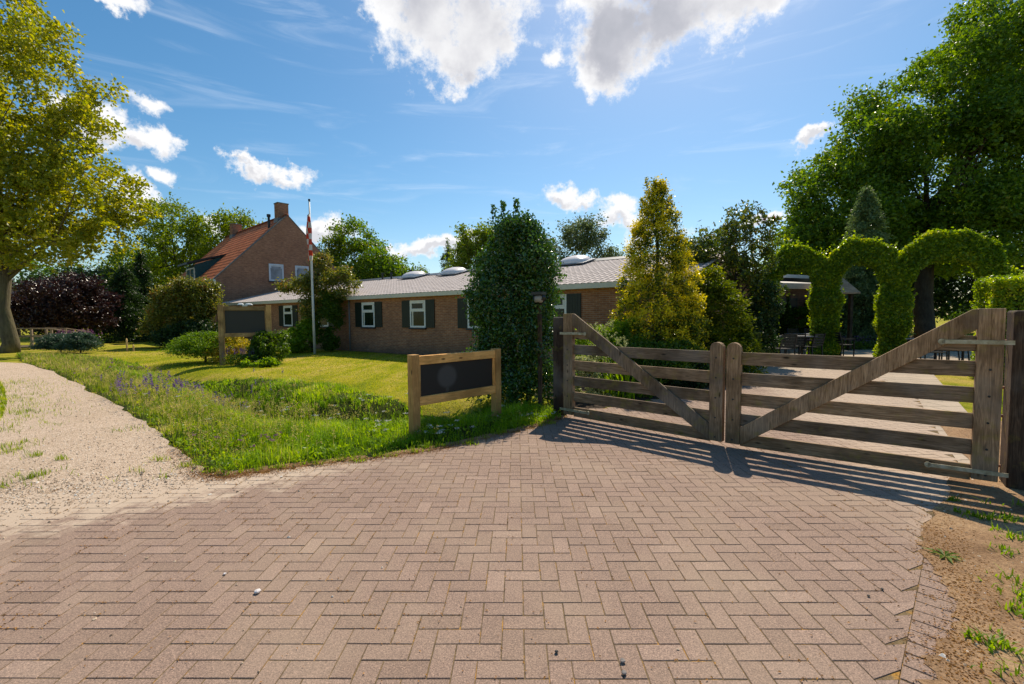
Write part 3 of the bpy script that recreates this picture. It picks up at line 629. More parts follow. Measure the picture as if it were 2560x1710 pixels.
# ================================================================== BUILDINGS
A = R(37); UX = np.array([math.cos(A), -math.sin(A)]); VY = np.array([math.sin(A), math.cos(A)])   # along the wall / away from camera
U0 = -18.5; W0 = 12.85
base = UX * U0 + VY * W0
hall = empty('brick_hall', (base[0], base[1], 0), -A, 'long low brown brick hall with grey tiled roof and dark green shutters', 'building')
ux0, ux1 = -15.4, 14.4; EZ = 2.40; SL = .25; RUN = 5.5
MB().box(((ux0 + ux1) / 2, .11, 1.28), (ux1 - ux0, .22, 2.56)).build('wall', 'brick_front', hall)
MB().prismx([(.0, 0), (11, 0), (11, 2.5), (5.25, 3.85), (0, 2.5)], ux1 - .22 + .003, ux1 + .003).build('wall', 'brick_side', hall)
MB().box(((ux0 + ux1) / 2, 11, 1.25), (ux1 - ux0, .22, 2.5)).build('wall', 'brick_front', hall)
MB().box(((ux0 + ux1) / 2 + .2, -.275, 2.455), (ux1 - ux0 + .4, .03, .16)).build('fascia', 'cream_paint', hall, .004)
MB().box(((ux0 + ux1) / 2 + .2, -.13, 2.40), (ux1 - ux0 + .4, .26, .02)).build('soffit', 'cream_paint', hall)
def tiled(name, mat, parent, x0, x1, run, slope, y0, z0, tw, course, amp=.005, step=.007, flip=False, origin=None, seed=0):
    """pantile field: waves across, overlapping courses down the slope"""
    sx = 8; ncol = int(round((x1 - x0) / tw)); xs = x0 + np.arange(ncol * sx + 1) * tw / sx; nc = int(math.ceil(run / course))
    ph = np.arange(len(xs)) % sx; prof = np.array([-4.2, .4, .8, 1, 1, .9, .7, .2])[ph] * amp
    rows = []; yy = []
    for k in range(nc):
        a_, b_ = k * course, min((k + 1) * course, run); yy += [a_, b_ - .004]; rows += [step, 0]
    r2 = np.random.default_rng(seed + 3); V = np.zeros((len(yy), len(xs), 3))
    for i, (y, st) in enumerate(zip(yy, rows)):
        hgt = prof + st; V[i, :, 0] = xs; V[i, :, 1] = y0 + (y - hgt * slope / math.hypot(1, slope)) * (-1 if flip else 1); V[i, :, 2] = z0 + y * slope + hgt
    ni, nj = V.shape[:2]; idx = np.arange(ni * nj).reshape(ni, nj)
    F = np.stack([idx[:-1, :-1], idx[:-1, 1:], idx[1:, 1:], idx[1:, :-1]], 2).reshape(-1, 4)
    rv = np.repeat(r2.uniform(0, 1, ((ni) // 2 + 1, ncol)), sx, 1); rf = np.stack([rv[i // 2] for i in range(ni - 1)]).ravel()
    return npmesh(name, V.reshape(-1, 3), [F], mat, parent, rf)
roof = tiled('roof', 'tile_grey', hall, ux0 - .3, ux1 + .35, RUN + .28, SL, -.3, 2.535, .212, .345)
tiled('roof', 'tile_grey', hall, ux0 - .3, ux1 + .35, RUN + .28, SL, 11.25, 2.535, .212, .345, flip=True)
MB().prismx([(4.8, 3.84), (5.22, 3.95), (5.45, 4.02), (5.68, 3.95), (6.1, 3.84)], ux0 - .3, ux1 + .37).build('ridge', 'slate', hall)
def casement(parent, xc, w=.93, z0=1.13, z1=2.24, split=True, y=-.0, frame='white_paint', pane='glass'):
    fr = MB(); t_ = .075
    fr.box((xc - w / 2 + t_ / 2, y, (z0 + z1) / 2), (t_, .09, z1 - z0)); fr.box((xc + w / 2 - t_ / 2, y, (z0 + z1) / 2), (t_, .09, z1 - z0))
    for z in (z0 + t_ / 2, z1 - t_ / 2): fr.box((xc, y, z), (w - 2 * t_, .088, t_))
    if split:
        zs = z1 - .42; fr.box((xc, y, zs), (w - 2 * t_, .088, .07))
        for a_, b_ in ((zs + .035, z1 - t_), (z0 + t_, zs - .035)):
            if a_ > zs:
                for z in (a_ + .025, b_ - .025): fr.box((xc, y - .03, z), (w - 2 * t_ - .01, .06, .05))
                for s_ in (-1, 1): fr.box((xc + s_ * (w / 2 - t_ - .03), y - .031, (a_ + b_) / 2), (.05, .058, b_ - a_ - .1))
    fo = fr.build('window', frame, parent, .004)
    p = MB().box((xc, y - .018, (z0 + z1) / 2), (w - 2 * t_ + .01, .02, z1 - z0 - 2 * t_ + .01)).build('pane', pane, fo)
    return fo
for i, xc in enumerate([-24.84, -21.42, -17.75, -14.46, -11.25, -7.95]):
    x = xc - U0
    fo = casement(hall, x)
    MB().box((x, -.055, 1.09), (.97, .13, .055)).build('sill', 'slate', fo, .004)
    MB().prism([(x - .12 - .2, 1.35), (x - .22, 1.35), (x - .28, 1.7), (x - .34, 1.8)], .0155, .0165) if False else None
    for s_ in (-1, 1):
        sh = MB(); x0 = x + s_ * (.465 + .25 + .012)
        for k in range(5): sh.box((x0 - .2 + k * .1, -.030, 1.685), (.096, .03, 1.12))
        for z in (1.35, 2.02): sh.box((x0, -.0115, z), (.46, .007, .07))
        sh.build('shutter', 'shutter_green', hall, .003)
# curtains seen behind the panes
for xc in (-17.75, -14.46, -7.95):
    x = xc - U0; MB().box((x - .31, -.031, 1.50), (.085, .004, .62)).build('curtain', 'cream_paint', hall)
MB().tube([(-19.17 - U0, -.05, 0.02), (-19.17 - U0, -.05, 2.36)], .03, 10).build('downpipe', 'lead', hall, smooth=True)
for xc, wdt in ((-19.9, .95), (-16.85, .95), (-14.0, .95), (-9.75, .95)):
    x = xc - U0; zz = 2.54 + (4.85) * SL
    cb = MB().box((x, 4.55, zz + .08), (1.40, 1.2, .05), Matrix.Rotation(math.atan(SL), 3, 'X')).build('skylight', 'lead', hall, .01)
    d = MB().dome((0, 0, 0), .62, .54, .25).build('dome', 'dome', cb, smooth=True); d.rotation_euler = (math.atan(SL), 0, 0); d.location = (x, 4.55, zz + .10)
for xc, ys_ in ((-23.2, 5.0), (-22.0, 4.7), (-20.9, 5.2)):
    x = xc - U0; zb = 2.54 + ys_ * SL
    MB().tube([(x, ys_, zb), (x, ys_, zb + .42)], .055, 10).tube([(x, ys_, zb + .36), (x, ys_, zb + .47)], .085, 10).build('vent_pipe', 'black_plastic', hall, smooth=False)
# curled wall ornament (metal seahorse-like scroll) beside the left window
q = PLq = None
orn = empty('wall_ornament', tuple(base[:2] + UX * (-27.5 - U0)) + (1.5,), -A, 'curled metal scroll ornament hung on the brick wall right of the far sign', 'ornament')
pth = [(.0, -.04, .55), (.10, -.04, .64), (.2, -.04, .55), (.22, -.04, .35), (.14, -.04, .12), (.16, -.04, -.05), (.08, -.04, -.1), (.05, -.04, 0)]
MB().tube(pth, [.02, .025, .03, .04, .035, .025, .02, .015], 6).build('scroll', 'alu', orn, smooth=True)
MB().tube([(.02, -.05, .5), (.12, -.05, .33), (.04, -.05, .15)], [.02, .05, .02], 6).build('belly', 'petal_yellow', orn, smooth=True)

# ---- tall gabled house
GA = R(48); HB = at(540, 757, 30.0)
house = empty('gabled_house', (HB[0], HB[1], 0), GA, 'tall brown brick house with steep red tiled roof and two chimneys', 'house')
GW = 9.36; EV = 4.13; AP = 8.85; LEN = 13.0
hw = GW / 2
MB().prism([(0, 0), (GW, 0), (GW, EV), (hw, AP), (0, EV)], 0, .25).build('wall', 'brick_gable', house)
MB().prism([(0, 0), (GW, 0), (GW, EV), (hw, AP), (0, EV)], LEN - .25, LEN).build('wall', 'brick_gable', house)
MB().box((.125, LEN / 2, EV / 2), (.25, LEN - .5, EV)).build('wall', 'brick_gable_side', house)
MB().box((GW - .125, LEN / 2, EV / 2), (.25, LEN - .5, EV)).build('wall', 'brick_gable_side', house)
sl = (AP - EV) / hw
def house_roof(side):
    # built in a frame where x runs along the ridge
    o = tiled('roof', 'tile_red', house, -LEN + .02, -.02, hw + .28, sl, -.28, EV - .28 * sl + .02,   .24, .28, .008, .010, seed=side)
    o.rotation_euler = (0, 0, -math.pi / 2) if side == 0 else (0, 0, math.pi / 2)
    o.location = (0, 0, 0) if side == 0 else (GW, LEN, 0)
    return o
# x_local(field) -> house -y ; y_local(field) -> house +x
r0 = house_roof(0); r0.rotation_euler = (0, 0, -math.pi / 2)
r1_ = house_roof(1); r1_.location = (GW, 0, 0); r1_.rotation_euler = (0, 0, -math.pi / 2); r1_.scale = (1, -1, 1)
for ch in (r0, r1_): pass
MB().tube([(hw, -.02, AP + .04), (hw, LEN + .02, AP + .04)], .11, 10).build('ridge', 'tile_red', house, smooth=True)
# parapet coping along the near gable
for s_ in (-1, 1):
    MB().bar((hw, .11, AP + .06), (hw + s_ * (hw + .12), .11, EV + .06 - .12 * sl), .26, .06).build('coping', 'chimney_cap', house, .004)
MB().box((-.22, LEN / 2, EV - .2), (.14, LEN, .12)).build('gutter', 'zinc', house)
MB().box((-.12, .11, EV - .14), (.30, .30, .24)).build('corner_block', 'white_paint', house)
def chimney(x, y, w, d, zt, zb):
    cmb = MB().box((x, y, (zt + zb) / 2), (w, d, zt - zb)).build('chimney', 'brick_gable', house)
    MB().box((x, y, zt + .035), (w + .07, d + .07, .07)).build('cap', 'chimney_cap', cmb, .008)
    MB().box((x, y, AP - .28), (w + .10, d + .10, .30)).build('flashing', 'lead', cmb)
chimney(hw - .05, .86, .74, .62, AP + .92, AP - .7)
chimney(hw - .05, LEN - 2.6, .74, .62, AP + .75, AP - .7)
MB().tube([(hw - .85, 1.1, AP - .9), (hw - .85, 1.1, AP + .05)], .08, 10).tube([(hw - .85, 1.1, AP - .05), (hw - .85, 1.1, AP + .13)], .13, 10).build('vent_pipe', 'slate', house)
for xc in (3.78, GW - 3.78):
    fo = MB(); w = .98; z0, z1 = 4.17, 5.36
    for s_ in (-1, 1): fo.box((xc + s_ * (w / 2 - .05), -.01, (z0 + z1) / 2), (.10, .10, z1 - z0))
    for z in (z0 + .05, z1 - .05): fo.box((xc, -.01, z), (w - .2, .098, .10))
    fo = fo.build('window', 'blue_white_paint', house, .005)
    sa = MB(); tl = Matrix.Rotation(R(5), 3, 'X')
    for s_ in (-1, 1): sa.box((xc + s_ * .35, .035, (z0 + z1) / 2), (.06, .04, z1 - z0 - .2), tl)
    for z in (z0 + .14, z1 - .14): sa.box((xc, .035 + (z - (z0 + z1) / 2) * .087 * -1, z), (.64, .038, .06), tl)
    sa.build('sash', 'blue_white_paint', fo)
    MB().box((xc, -.005, (z0 + z1) / 2), (w - .18, .012, z1 - z0 - .18)).build('pane', 'glass_sky', fo)
    MB().box((xc, -.04, z0 - .04), (w + .06, .14, .07)).build('sill', 'slate', fo, .004)
MB().box((.95, -.02, 1.25), (.14, .05, .10)).build('outlet', 'white_paint', house)
# ground-floor windows on the left (eaves) side behind the shrub
for yc in (1.6, 5.2):
    fo = MB()
    for s_ in (-1, 1): fo.box((-.03, yc + s_ * .55, 1.75), (.1, .1, 1.9))
    for z in (.85, 1.95, 2.65): fo.box((-.03, yc, z), (.098, 1.0, .1))
    fo = fo.build('window', 'white_paint', house, .004); MB().box((-.012, yc, 1.75), (.02, 1.0, 1.8)).build('pane', 'glass', fo)
# dormer on the left slope
dy0, dy1 = 4.9, 7.1; dx = .15; dz0 = EV + dx * sl - .05; dz1 = 5.55
bk = 2.3; bz = EV + bk * sl
dm = MB().box((dx + .03, (dy0 + dy1) / 2, (dz0 + dz1) / 2 - .06), (.058, dy1 - dy0 - .13, dz1 - dz0 - .13)).build('dormer', 'dormer_blue', house)
for ya, yb in ((dy0, dy0 + .06), (dy1 - .06, dy1)): MB().prism([(dx, dz0), (dx, dz1 - .12), (bk, bz - .1), (bk, bz - .35)], ya, yb).build('dormer_cheek', 'dormer_blue', dm)
for yc in (dy0 + .62, dy0 + 1.62):
    wi = MB()
    for s_ in (-1, 1): wi.box((dx - .02, yc + s_ * .5, dz0 + .52), (.08, .09, .9))
    for z in (dz0 + .12, dz0 + .97): wi.box((dx - .02, yc, z), (.078, .91, .09))
    wi = wi.build('dormer_window', 'white_paint', dm); MB().box((dx - .005, yc, dz0 + .52), (.02, .92, .76)).build('pane', 'glass_sky', wi) if False else None
dsl = (bz + .05 - dz1) / (bk + .15 - (dx - .5))
dr = tiled('dormer_roof', 'tile_red', dm, -(dy1 + .15), -(dy0 - .15), (bk + .15) - (dx - .5), dsl, dx - .5, dz1, .24, .28, .008, .010, seed=9)
dr.rotation_euler = (0, 0, -math.pi / 2)
MB().prism([(dx - .52, dz1 - .13), (dx - .52, dz1 + .02), (bk + .1, bz + .03), (bk + .1, bz - .1)], dy0 - .17, dy0 - .13).prism([(dx - .52, dz1 - .13), (dx - .52, dz1 + .02), (bk + .1, bz + .03), (bk + .1, bz - .1)], dy1 + .13, dy1 + .17).box((dx - .51, (dy0 + dy1) / 2, dz1 - .06), (.03, dy1 - dy0 + .25, .14)).build('bargeboard', 'dark_paint', dm)
# low hall roof meets the gable: lead flashing belongs to the hall
# ---- courtyard wing on the right (flat roofed veranda, gable end behind)
P0 = at(1770, 683, 21.6); P1 = at(2075, 693, 25.2)
wd = np.array([P1[0] - P0[0], P1[1] - P0[1]]); wl = float(np.linalg.norm(wd)); wa = math.atan2(wd[1], wd[0])
wing = empty('courtyard_wing', (P0[0], P0[1], 0), wa, 'flat roofed brick wing with pale fascia half hidden behind the hedge arches', 'building')
MB().box((wl / 2, .4 + .125, 1.5), (wl, .25, 3.0)).build('wall', 'brick_gable', wing)
MB().box((.125, 3.2, 1.5), (.25, 5.3, 3.0)).build('wall', 'brick_gable_side', wing)
MB().box((wl / 2, 2.6, 3.24), (wl + .4, 6.2, .22)).build('roof', 'slate', wing)
MB().box((wl / 2, -.52, 3.44), (wl + .42, .05, .16)).build('fascia', 'white_paint', wing, .004)
MB().box((wl / 2, -.51, 3.24), (wl + .40, .03, .23)).build('fascia', 'dark_paint', wing)
fo = MB()
for s_ in (-1, 1): fo.box((1.25 + s_ * .45, .37, 1.45), (.09, .08, 1.9))
for z in (.5, 2.4): fo.box((1.25, .37, z), (.99, .082, .09))
fo = fo.build('window', 'white_paint', wing); MB().box((1.25, .385, 1.45), (.85, .02, 1.85)).build('pane', 'glass', fo)
MB().box((wl * .62, .38, 1.2), (2.6, .05, 2.4)).build('door', 'dark_paint', wing)
gb = empty('rear_house', tuple(at(1800, 700, 28.5)[:2]) + (0,), wa, 'small brick gable with white bargeboards rising behind the flat roofed wing', 'house')
MB().prism([(-2.6, 0), (1.7, 0), (1.7, 3.2), (-.45, 5.0), (-2.6, 3.2)], 0, .25).build('wall', 'brick_gable', gb)
MB().bar((-.45, -.05, 5.06), (1.95, -.05, 3.05), .1, .2).bar((-.45, -.05, 5.06), (-2.85, -.05, 3.05), .1, .2).build('bargeboard', 'white_paint', gb)
MB().bar((-.45, 3, 5.16), (1.95, 3, 3.15), 6, .08).bar((-.45, 3, 5.16), (-2.85, 3, 3.15), 6, .08).build('roof', 'tile_red' if False else 'slate', gb)
# awning
aw0 = at(1925, 714, 20.3); aw1 = at(2052, 719, 21.3); ad = aw1[:2] - aw0[:2]; al = float(np.linalg.norm(ad)); aa = math.atan2(ad[1], ad[0])
awn = empty('awning', (aw0[0], aw0[1], 0), aa, 'extended beige cloth awning with ribbed front rail seen through the left hedge arch', 'awning')
zt = float(aw0[2])
MB().prismx([(0, zt - .12), (0, zt + .13), (.04, zt + .15), (3.2, zt + .55), (3.2, zt + .51), (.05, zt + .10), (.05, zt - .12)], 0, al).build('canopy', 'awning_cloth', awn)
v = MB()
for k in range(5): v.box((al / 2, -.015, zt - .09 + k * .05), (al, .02, .022))
v.build('front_rail', 'alu', awn)
for x in (.15, al - .15): MB().tube([(x, .06, 0), (x, .06, zt - .1)], .03, 8).build('support_pole', 'alu', awn)
# pavilion
pv = empty('garden_pavilion', tuple(at(2080, 800, 20.2)[:2]) + (0,), R(8), 'small garden pavilion with shingled hip roof on dark posts behind the middle hedge arch', 'pavilion')
for sx in (-1, 1):
    for sy in (-1, 1): MB().box((sx * .45, sy * .45, 1.2), (.13, .13, 2.4)).build('post', 'wood_post', pv, .005)
r_ = MB(); e = .68; r_.add([(-e, -e, 2.4), (e, -e, 2.4), (e, e, 2.4), (-e, e, 2.4), (0, 0, 3.45), (-e, -e, 2.46), (e, -e, 2.46), (e, e, 2.46), (-e, e, 2.46)], [(0, 1, 2, 3), (5, 6, 4), (6, 7, 4), (7, 8, 4), (8, 5, 4), (0, 1, 6, 5), (1, 2, 7, 6), (2, 3, 8, 7), (3, 0, 5, 8)])
r_.build('roof', 'wood_grey', pv)
# ================================================================== GATE
def hinge(parent, a, b, z):
    a = np.array([*a, z]); b = np.array([*b, z]); d = (b - a) / np.linalg.norm(b - a); L = float(np.linalg.norm(b - a))
    mb = MB().bar(a, b, .006, .036)
    mb.tube([tuple(b + np.array([0, 0, .0]) - np.cross(d, [0, 0, 1]) * .003), tuple(b + np.cross(d, [0, 0, 1]) * .003)], .026, 14)
    for f in (.2, .45, .7, .98):
        p = a + (b - a) * f; nn = np.cross(d, [0, 0, 1]); mb.tube([tuple(p + nn * .002), tuple(p + nn * .012)], .009, 8)
    return mb.build('hinge', 'galvanised', parent)
RT = [1.115, .88, .645, .41, .18]
def gate_leaf(hp, mp_, label, flip):
    """hp hinge end, mp_ meeting end on the ground; boards on the far side, brace towards the camera"""
    hp = np.array(hp); mp_ = np.array(mp_); L = float(np.linalg.norm(mp_ - hp)); d = (mp_ - hp) / L; rz = math.atan2(d[1], d[0])
    o = empty('gate_leaf', (hp[0], hp[1], 0), rz, label, 'gate', 'two leaves of the farm gate')
    q = -1 if not flip else 1            # local y towards the camera
    MB().box((.085, 0, .82), (.17, .075, 1.52)).build('hinge_stile', 'wood_gate', o, .006)
    pts = [(L - .155, .06), (L - .003, .06), (L - .003, 1.15)] + [(L - .079 + .076 * math.cos(a_), 1.15 + .076 * math.sin(a_)) for a_ in np.linspace(0, math.pi, 9)[1:-1]] + [(L - .155, 1.15)]
    MB().prism(pts, -.045, .045).build('meeting_stile', 'wood_gate', o, .006)
    for zt in RT: MB().box(((L + .17 - .155) / 2, -q * .012, zt - .071), (L - .155 - .17, .028, .142)).build('rail', 'wood_gate', o, .003)
    MB().box((.17 + .18, -q * .012, 1.27), (.36, .028, .135)).build('rail', 'wood_gate', o, .003)
    # brace: from the head of the hinge stile down to the foot of the meeting stile
    x0, x1 = .17, L - .157
    MB().prism([(x0, 1.40), (x0, 1.575), (x0 + .035, 1.575), (x1, .26), (x1, .055)], q * .004, q * .036).build('brace', 'wood_gate', o, .004)
    for zt in RT:
        for xx, yy in ((.08, .038), (L - .08, .046)): MB().tube([(xx, q * yy, zt - .07), (xx, q * (yy + .006), zt - .07)], .010, 8).build('bolt', 'pebble_dark', o)
    y = q * .043
    hz = [(1.285, .40), (.135, .46)]
    for z, ln in hz:
        a = (-.06, y); b = (ln, y); hinge(o, a, b, z)
    return o
HL = gr(1412, 1035, .05)[:2]; MD = gr(1808, 1106, .05)[:2]; HR = gr(2492, 1212, .03)[:2]
gate_leaf(HL, MD + (HL - MD) / np.linalg.norm(HL - MD) * .0, 'weathered wooden gate leaf on the left, its brace falling from left post to the middle', False)
MD2 = MD + (HR - MD) / np.linalg.norm(HR - MD) * .025
gate_leaf(HR, MD2, 'weathered wooden gate leaf on the right, its mossy brace rising to the right post', True)
def gatepost(px, py, yd, w, h, label, rot):
    p = at(px, py, yd); o = empty('gatepost', (p[0], p[1], 0), rot, label, 'gatepost', 'dark timber gateposts')
    MB().box((0, 0, h / 2 - .1), (w, w, h + .2)).build('post', 'wood_post', o, .018); return o
gatepost(1402, 1000, 7.25, .20, 1.53, 'squared dark timber gatepost standing against the holly hedge', R(-20))
o = gatepost(2580, 1000, 4.02, .31, 1.56, 'massive dark timber gatepost cut off by the right edge of the photo', R(-38))
for z in (1.285, .86, .60, .135): MB().tube([(-.20, .12, z), (-.14, .10, z)], .014, 8).build('gate_hook', 'terracotta', o)
# ================================================================== SIGNS
def signboard(p0, p1, zt, post, zrails, label, panel, wood, group=None):
    p0 = np.array(p0[:2]); p1 = np.array(p1[:2]); c = (p0 + p1) / 2; d = p1 - p0; L = float(np.linalg.norm(d)); rz = math.atan2(d[1], d[0])
    o = empty('sign_board', (c[0], c[1], 0), rz, label, 'sign', group)
    for s_ in (-1, 1):
        pb = MB().box((s_ * L / 2, 0, zt / 2 - .1), (post, post, zt + .2)); pb.build('post', wood, o, .006)
    (a0, a1), (b0, b1) = zrails
    MB().box((0, -.012, (a0 + a1) / 2), (L - post, post * .62, a1 - a0)).build('top_rail', wood, o, .005)
    MB().box((0, -.012, (b0 + b1) / 2), (L - post, post * .62, b1 - b0)).build('bottom_rail', wood, o, .005)
    for s_ in (-1, 1): MB().box((s_ * (L / 2 - post / 2 - .015), -.01, (a0 + b1) / 2), (.03, post * .4, a0 - b1 - .002)).build('side_batten', wood, o)
    MB().box((0, 0, (a0 + b1) / 2), (L - post - .062, .02, a0 - b1 - .002)).build('panel', panel, o)
    return o
s1 = signboard(gr(1037, 1092), gr(1241, 1046), 1.065, .112, ((.93, 1.045), (.40, .515)), 'light new oak sign board with blank dark panel standing in the near verge grass', 'panel_emblem', 'wood_new', 'wooden sign boards')
pA = at(554, 840, 15.6); pB = at(673, 840, 16.3)
s2 = signboard(pA, pB, 2.02, .17, ((1.83, 1.97), (.93, 1.06)), 'tall wooden sign board with blank dark panel rising from the shrub bed', 'panel_dark', 'wood_sign', 'wooden sign boards')
lm = MB().box((0, -.03, 2.0), (.16, .12, .06)).build('lamp_bracket', 'zinc', s2)
MB().dome((-.12, -.06, 2.01), .10, .06, .07).dome((.12, -.06, 2.01), .12, .06, .065).build('lamp_head', 'white_paint', lm, smooth=True)
# ================================================================== LAMP POST, FLAGPOLE, STAKES, BRIDGE
lp = at(1350, 900, 7.68)
o = empty('garden_lamp', (lp[0], lp[1], 0), R(-35), 'round black bulkhead lamp on a grey wooden stake in front of the holly hedge', 'lamp')
MB().box((0, 0, .93), (.062, .05, 1.98)).build('stake', 'wood_post', o, .004)
MB().tube([(.04, -.028, 1.845), (.04, -.075, 1.845)], .095, 20).tube([(.04, -.075, 1.85), (.04, -.125, 1.86)], [.108, .092], 20).box((.045, -.1, 1.915), (.20, .15, .05)).build('lamp_housing', 'black_plastic', o, .004)
_g = MB().dome((0, 0, 0), .08, .065, .07, 16, 5)
ob = _g.build('lamp_glass', 'lamp_glass', o, smooth=True); ob.rotation_euler = (R(90), 0, 0); ob.location = (.045, -.10, 1.825)
fp = gr(787, 884); fo = empty('flagpole', (fp[0], fp[1], 0), 0, 'thin white flagpole on the lawn in front of the brick hall', 'flagpole')
dz = at(773, 503, fp[1])[2]; lean = at(773, 503, fp[1])[0] - fp[0]
MB().tube([(0, 0, -.1), (lean * .33, 0, dz * .33), (lean * .66, 0, dz * .66), (lean, 0, dz)], [.055, .05, .042, .03], 12).build('pole', 'pole_white', fo, smooth=True)
MB().tube([(lean, 0, dz), (lean, 0, dz + .09)], .045, 10).build('cap', 'dark_paint', fo)
# pennant: long tapering cloth hanging in folds along the pole
pn = []; fs = []; nzs = 26; nw = 9
for i in range(nzs):
    f = i / (nzs - 1); z = dz - .55 - f * 1.95; w = .19 * (1 - .25 * f) * (0.35 + .65 * min(1, f * 3))
    for j in range(nw):
        g = j / (nw - 1) - .62; pn.append((lean * z / dz + g * w * 1.25 + .02 * math.sin(f * 9), -.075 + .07 * math.sin(g * 14 + f * 5), z - .10 * abs(g)))
for i in range(nzs - 1):
    for j in range(nw - 1): a_ = i * nw + j; fs.append([a_, a_ + 1, a_ + nw + 1, a_ + nw])
mb = MB(); mb.add(pn, fs); pno = mb.build('pennant', 'pennant_cloth', None, smooth=True); pno.location = (fp[0], fp[1], 0)
tag(pno, 'long red and white chequered pennant hanging limp on the white flagpole', 'pennant')
for (x, y0, y1, lb) in ((318, 846, 874, 'taller pale wooden stake on the lawn, left of the pair'), (334, 861, 874, 'shorter pale wooden stake on the lawn, right of the pair')):
    p = gr(x, y1 + 4); h = (y1 - y0) / FPX * p[1] + .08
    o = MB().prism([(-.03, -.1), (.03, -.1), (.03, h - .06), (0, h), (-.03, h - .06)], -.02, .02).build('lawn_stake', 'wood_stake', None); o.location = (p[0], p[1], 0)
    tag(o, lb, 'stake', 'pale stakes on the lawn')
# footbridge handrails
bo = at(60, 850, 25); br = empty('footbridge', (bo[0], bo[1], 0), R(14), 'weathered wooden footbridge with post and rail handrails behind the big tree trunk', 'bridge')
for yy in (0, 1.1):
    ztop = lambda x: 1.12 - .016 * (x) ** 2 if x < 1.2 else 1.09 - .17 * (x - 1.2)
    for x in (-2.6, -1.2, .35, 1.25, 2.3): MB().box((x, yy, ztop(x) / 2 - .05), (.09, .09, ztop(x) + .1)).build('post', 'wood_grey', br)
    for k, (xa, xb) in enumerate(((-2.9, -1.2), (-1.2, .35), (.35, 1.3), (1.3, 2.45))):
        for dzr, hh in ((0, .05), (-.42, .04)):
            MB().bar((xa, yy - .05, ztop(xa) + dzr), (xb, yy - .05, ztop(xb) + dzr), .09 if dzr == 0 else .03, hh if dzr == 0 else .09).build('rail', 'wood_grey', br)
MB().box((-.6, .55, .12), (4.6, 1.1, .06)).build('deck', 'wood_grey', br)
# ================================================================== TERRACE FURNITURE
def make_chair(label):
    o = empty('terrace_chair', (0, 0, 0), 0, label, 'chair', 'dark slatted terrace chairs')
    s_ = MB()
    for k in range(6): s_.box((0, -.2 + k * .08, .44), (.44, .06, .02))
    s_.build('seat', 'furniture_dark', o)
    b_ = MB()
    for k in range(5): b_.box((0, .25 + k * .018, .52 + k * .085), (.42, .018, .06))
    b_.build('backrest', 'furniture_dark', o)
    for sx in (-1, 1):
        MB().bar((sx * .23, -.22, 0), (sx * .23, -.22, .64), .03, .03, (0, 1, 0)).build('leg', 'furniture_dark', o)
        MB().bar((sx * .23, .28, 0), (sx * .23, .23, .46), .03, .03, (0, 1, 0)).bar((sx * .23, .23, .46), (sx * .23, .34, .90), .03, .03, (0, 1, 0)).build('leg', 'furniture_dark', o)
        MB().box((sx * .23, 0, .65), (.05, .48, .025)).build('armrest', 'furniture_dark', o)
    return o
spots = [(1958, 14.9, 180, 'dark slatted chair nearest the gate, at the left in the left hedge arch'), (1986, 15.9, 165, 'dark slatted chair in the left hedge arch, second from the left'),
         (2026, 15.6, 200, 'dark slatted chair half hidden by the middle hedge pillar'), (1942, 20.8, 5, 'dark chair in the back row of the left arch, farthest left'), (1990, 21.0, -5, 'dark chair in the middle of the back row, light on its top'),
         (2034, 21.2, 0, 'dark chair in the back row beside the middle hedge pillar'), (2108, 16.6, 95, 'lone dark chair seen from the side in the middle hedge arch'),
         (2335, 13.1, 150, 'dark chair under the gate brace in the right hedge arch'), (2385, 13.6, 200, 'dark chair right of the white topped table, behind the gate brace')]
ch0 = make_chair(spots[0][3])
for i, (x, y, a_, lb) in enumerate(spots):
    p = at(x, 850, y); c_ = ch0 if i == 0 else copy_tree(ch0); c_.location = (p[0], p[1], .01); c_.rotation_euler = (0, 0, R(a_)); c_['label'] = lb
def make_table(label):
    o = empty('terrace_table', (0, 0, 0), 0, label, 'table', 'terrace tables')
    tt = MB()
    for k in range(7): tt.box((0, -.36 + k * .12, .735), (1.5, .112, .025))
    tt.build('tabletop', 'tabletop', o)
    for sx in (-1, 1):
        for sy in (-1, 1): MB().box((sx * .68, sy * .36, .36), (.05, .05, .72)).build('leg', 'furniture_dark', o)
    MB().box((0, 0, .705), (1.36, .74, .03)).build('frame', 'furniture_dark', o); return o
tb = [(1975, 17.2, 0, 'dark slatted table among the chairs in the left hedge arch'), (2020, 18.9, 10, 'farther dark table in the left hedge arch'), (2340, 14.6, 20, 'table with pale shining top in the right hedge arch')]
t0 = make_table(tb[0][3])
for i, (x, y, a_, lb) in enumerate(tb):
    p = at(x, 850, y); c_ = t0 if i == 0 else copy_tree(t0); c_.location = (p[0], p[1], .01); c_.rotation_euler = (0, 0, R(a_)); c_['label'] = lb
# ================================================================== NEAR PLANTS
def B(px, y): p = at(px, 850, y); return (float(p[0]), float(p[1]), gz(p[0], p[1]))
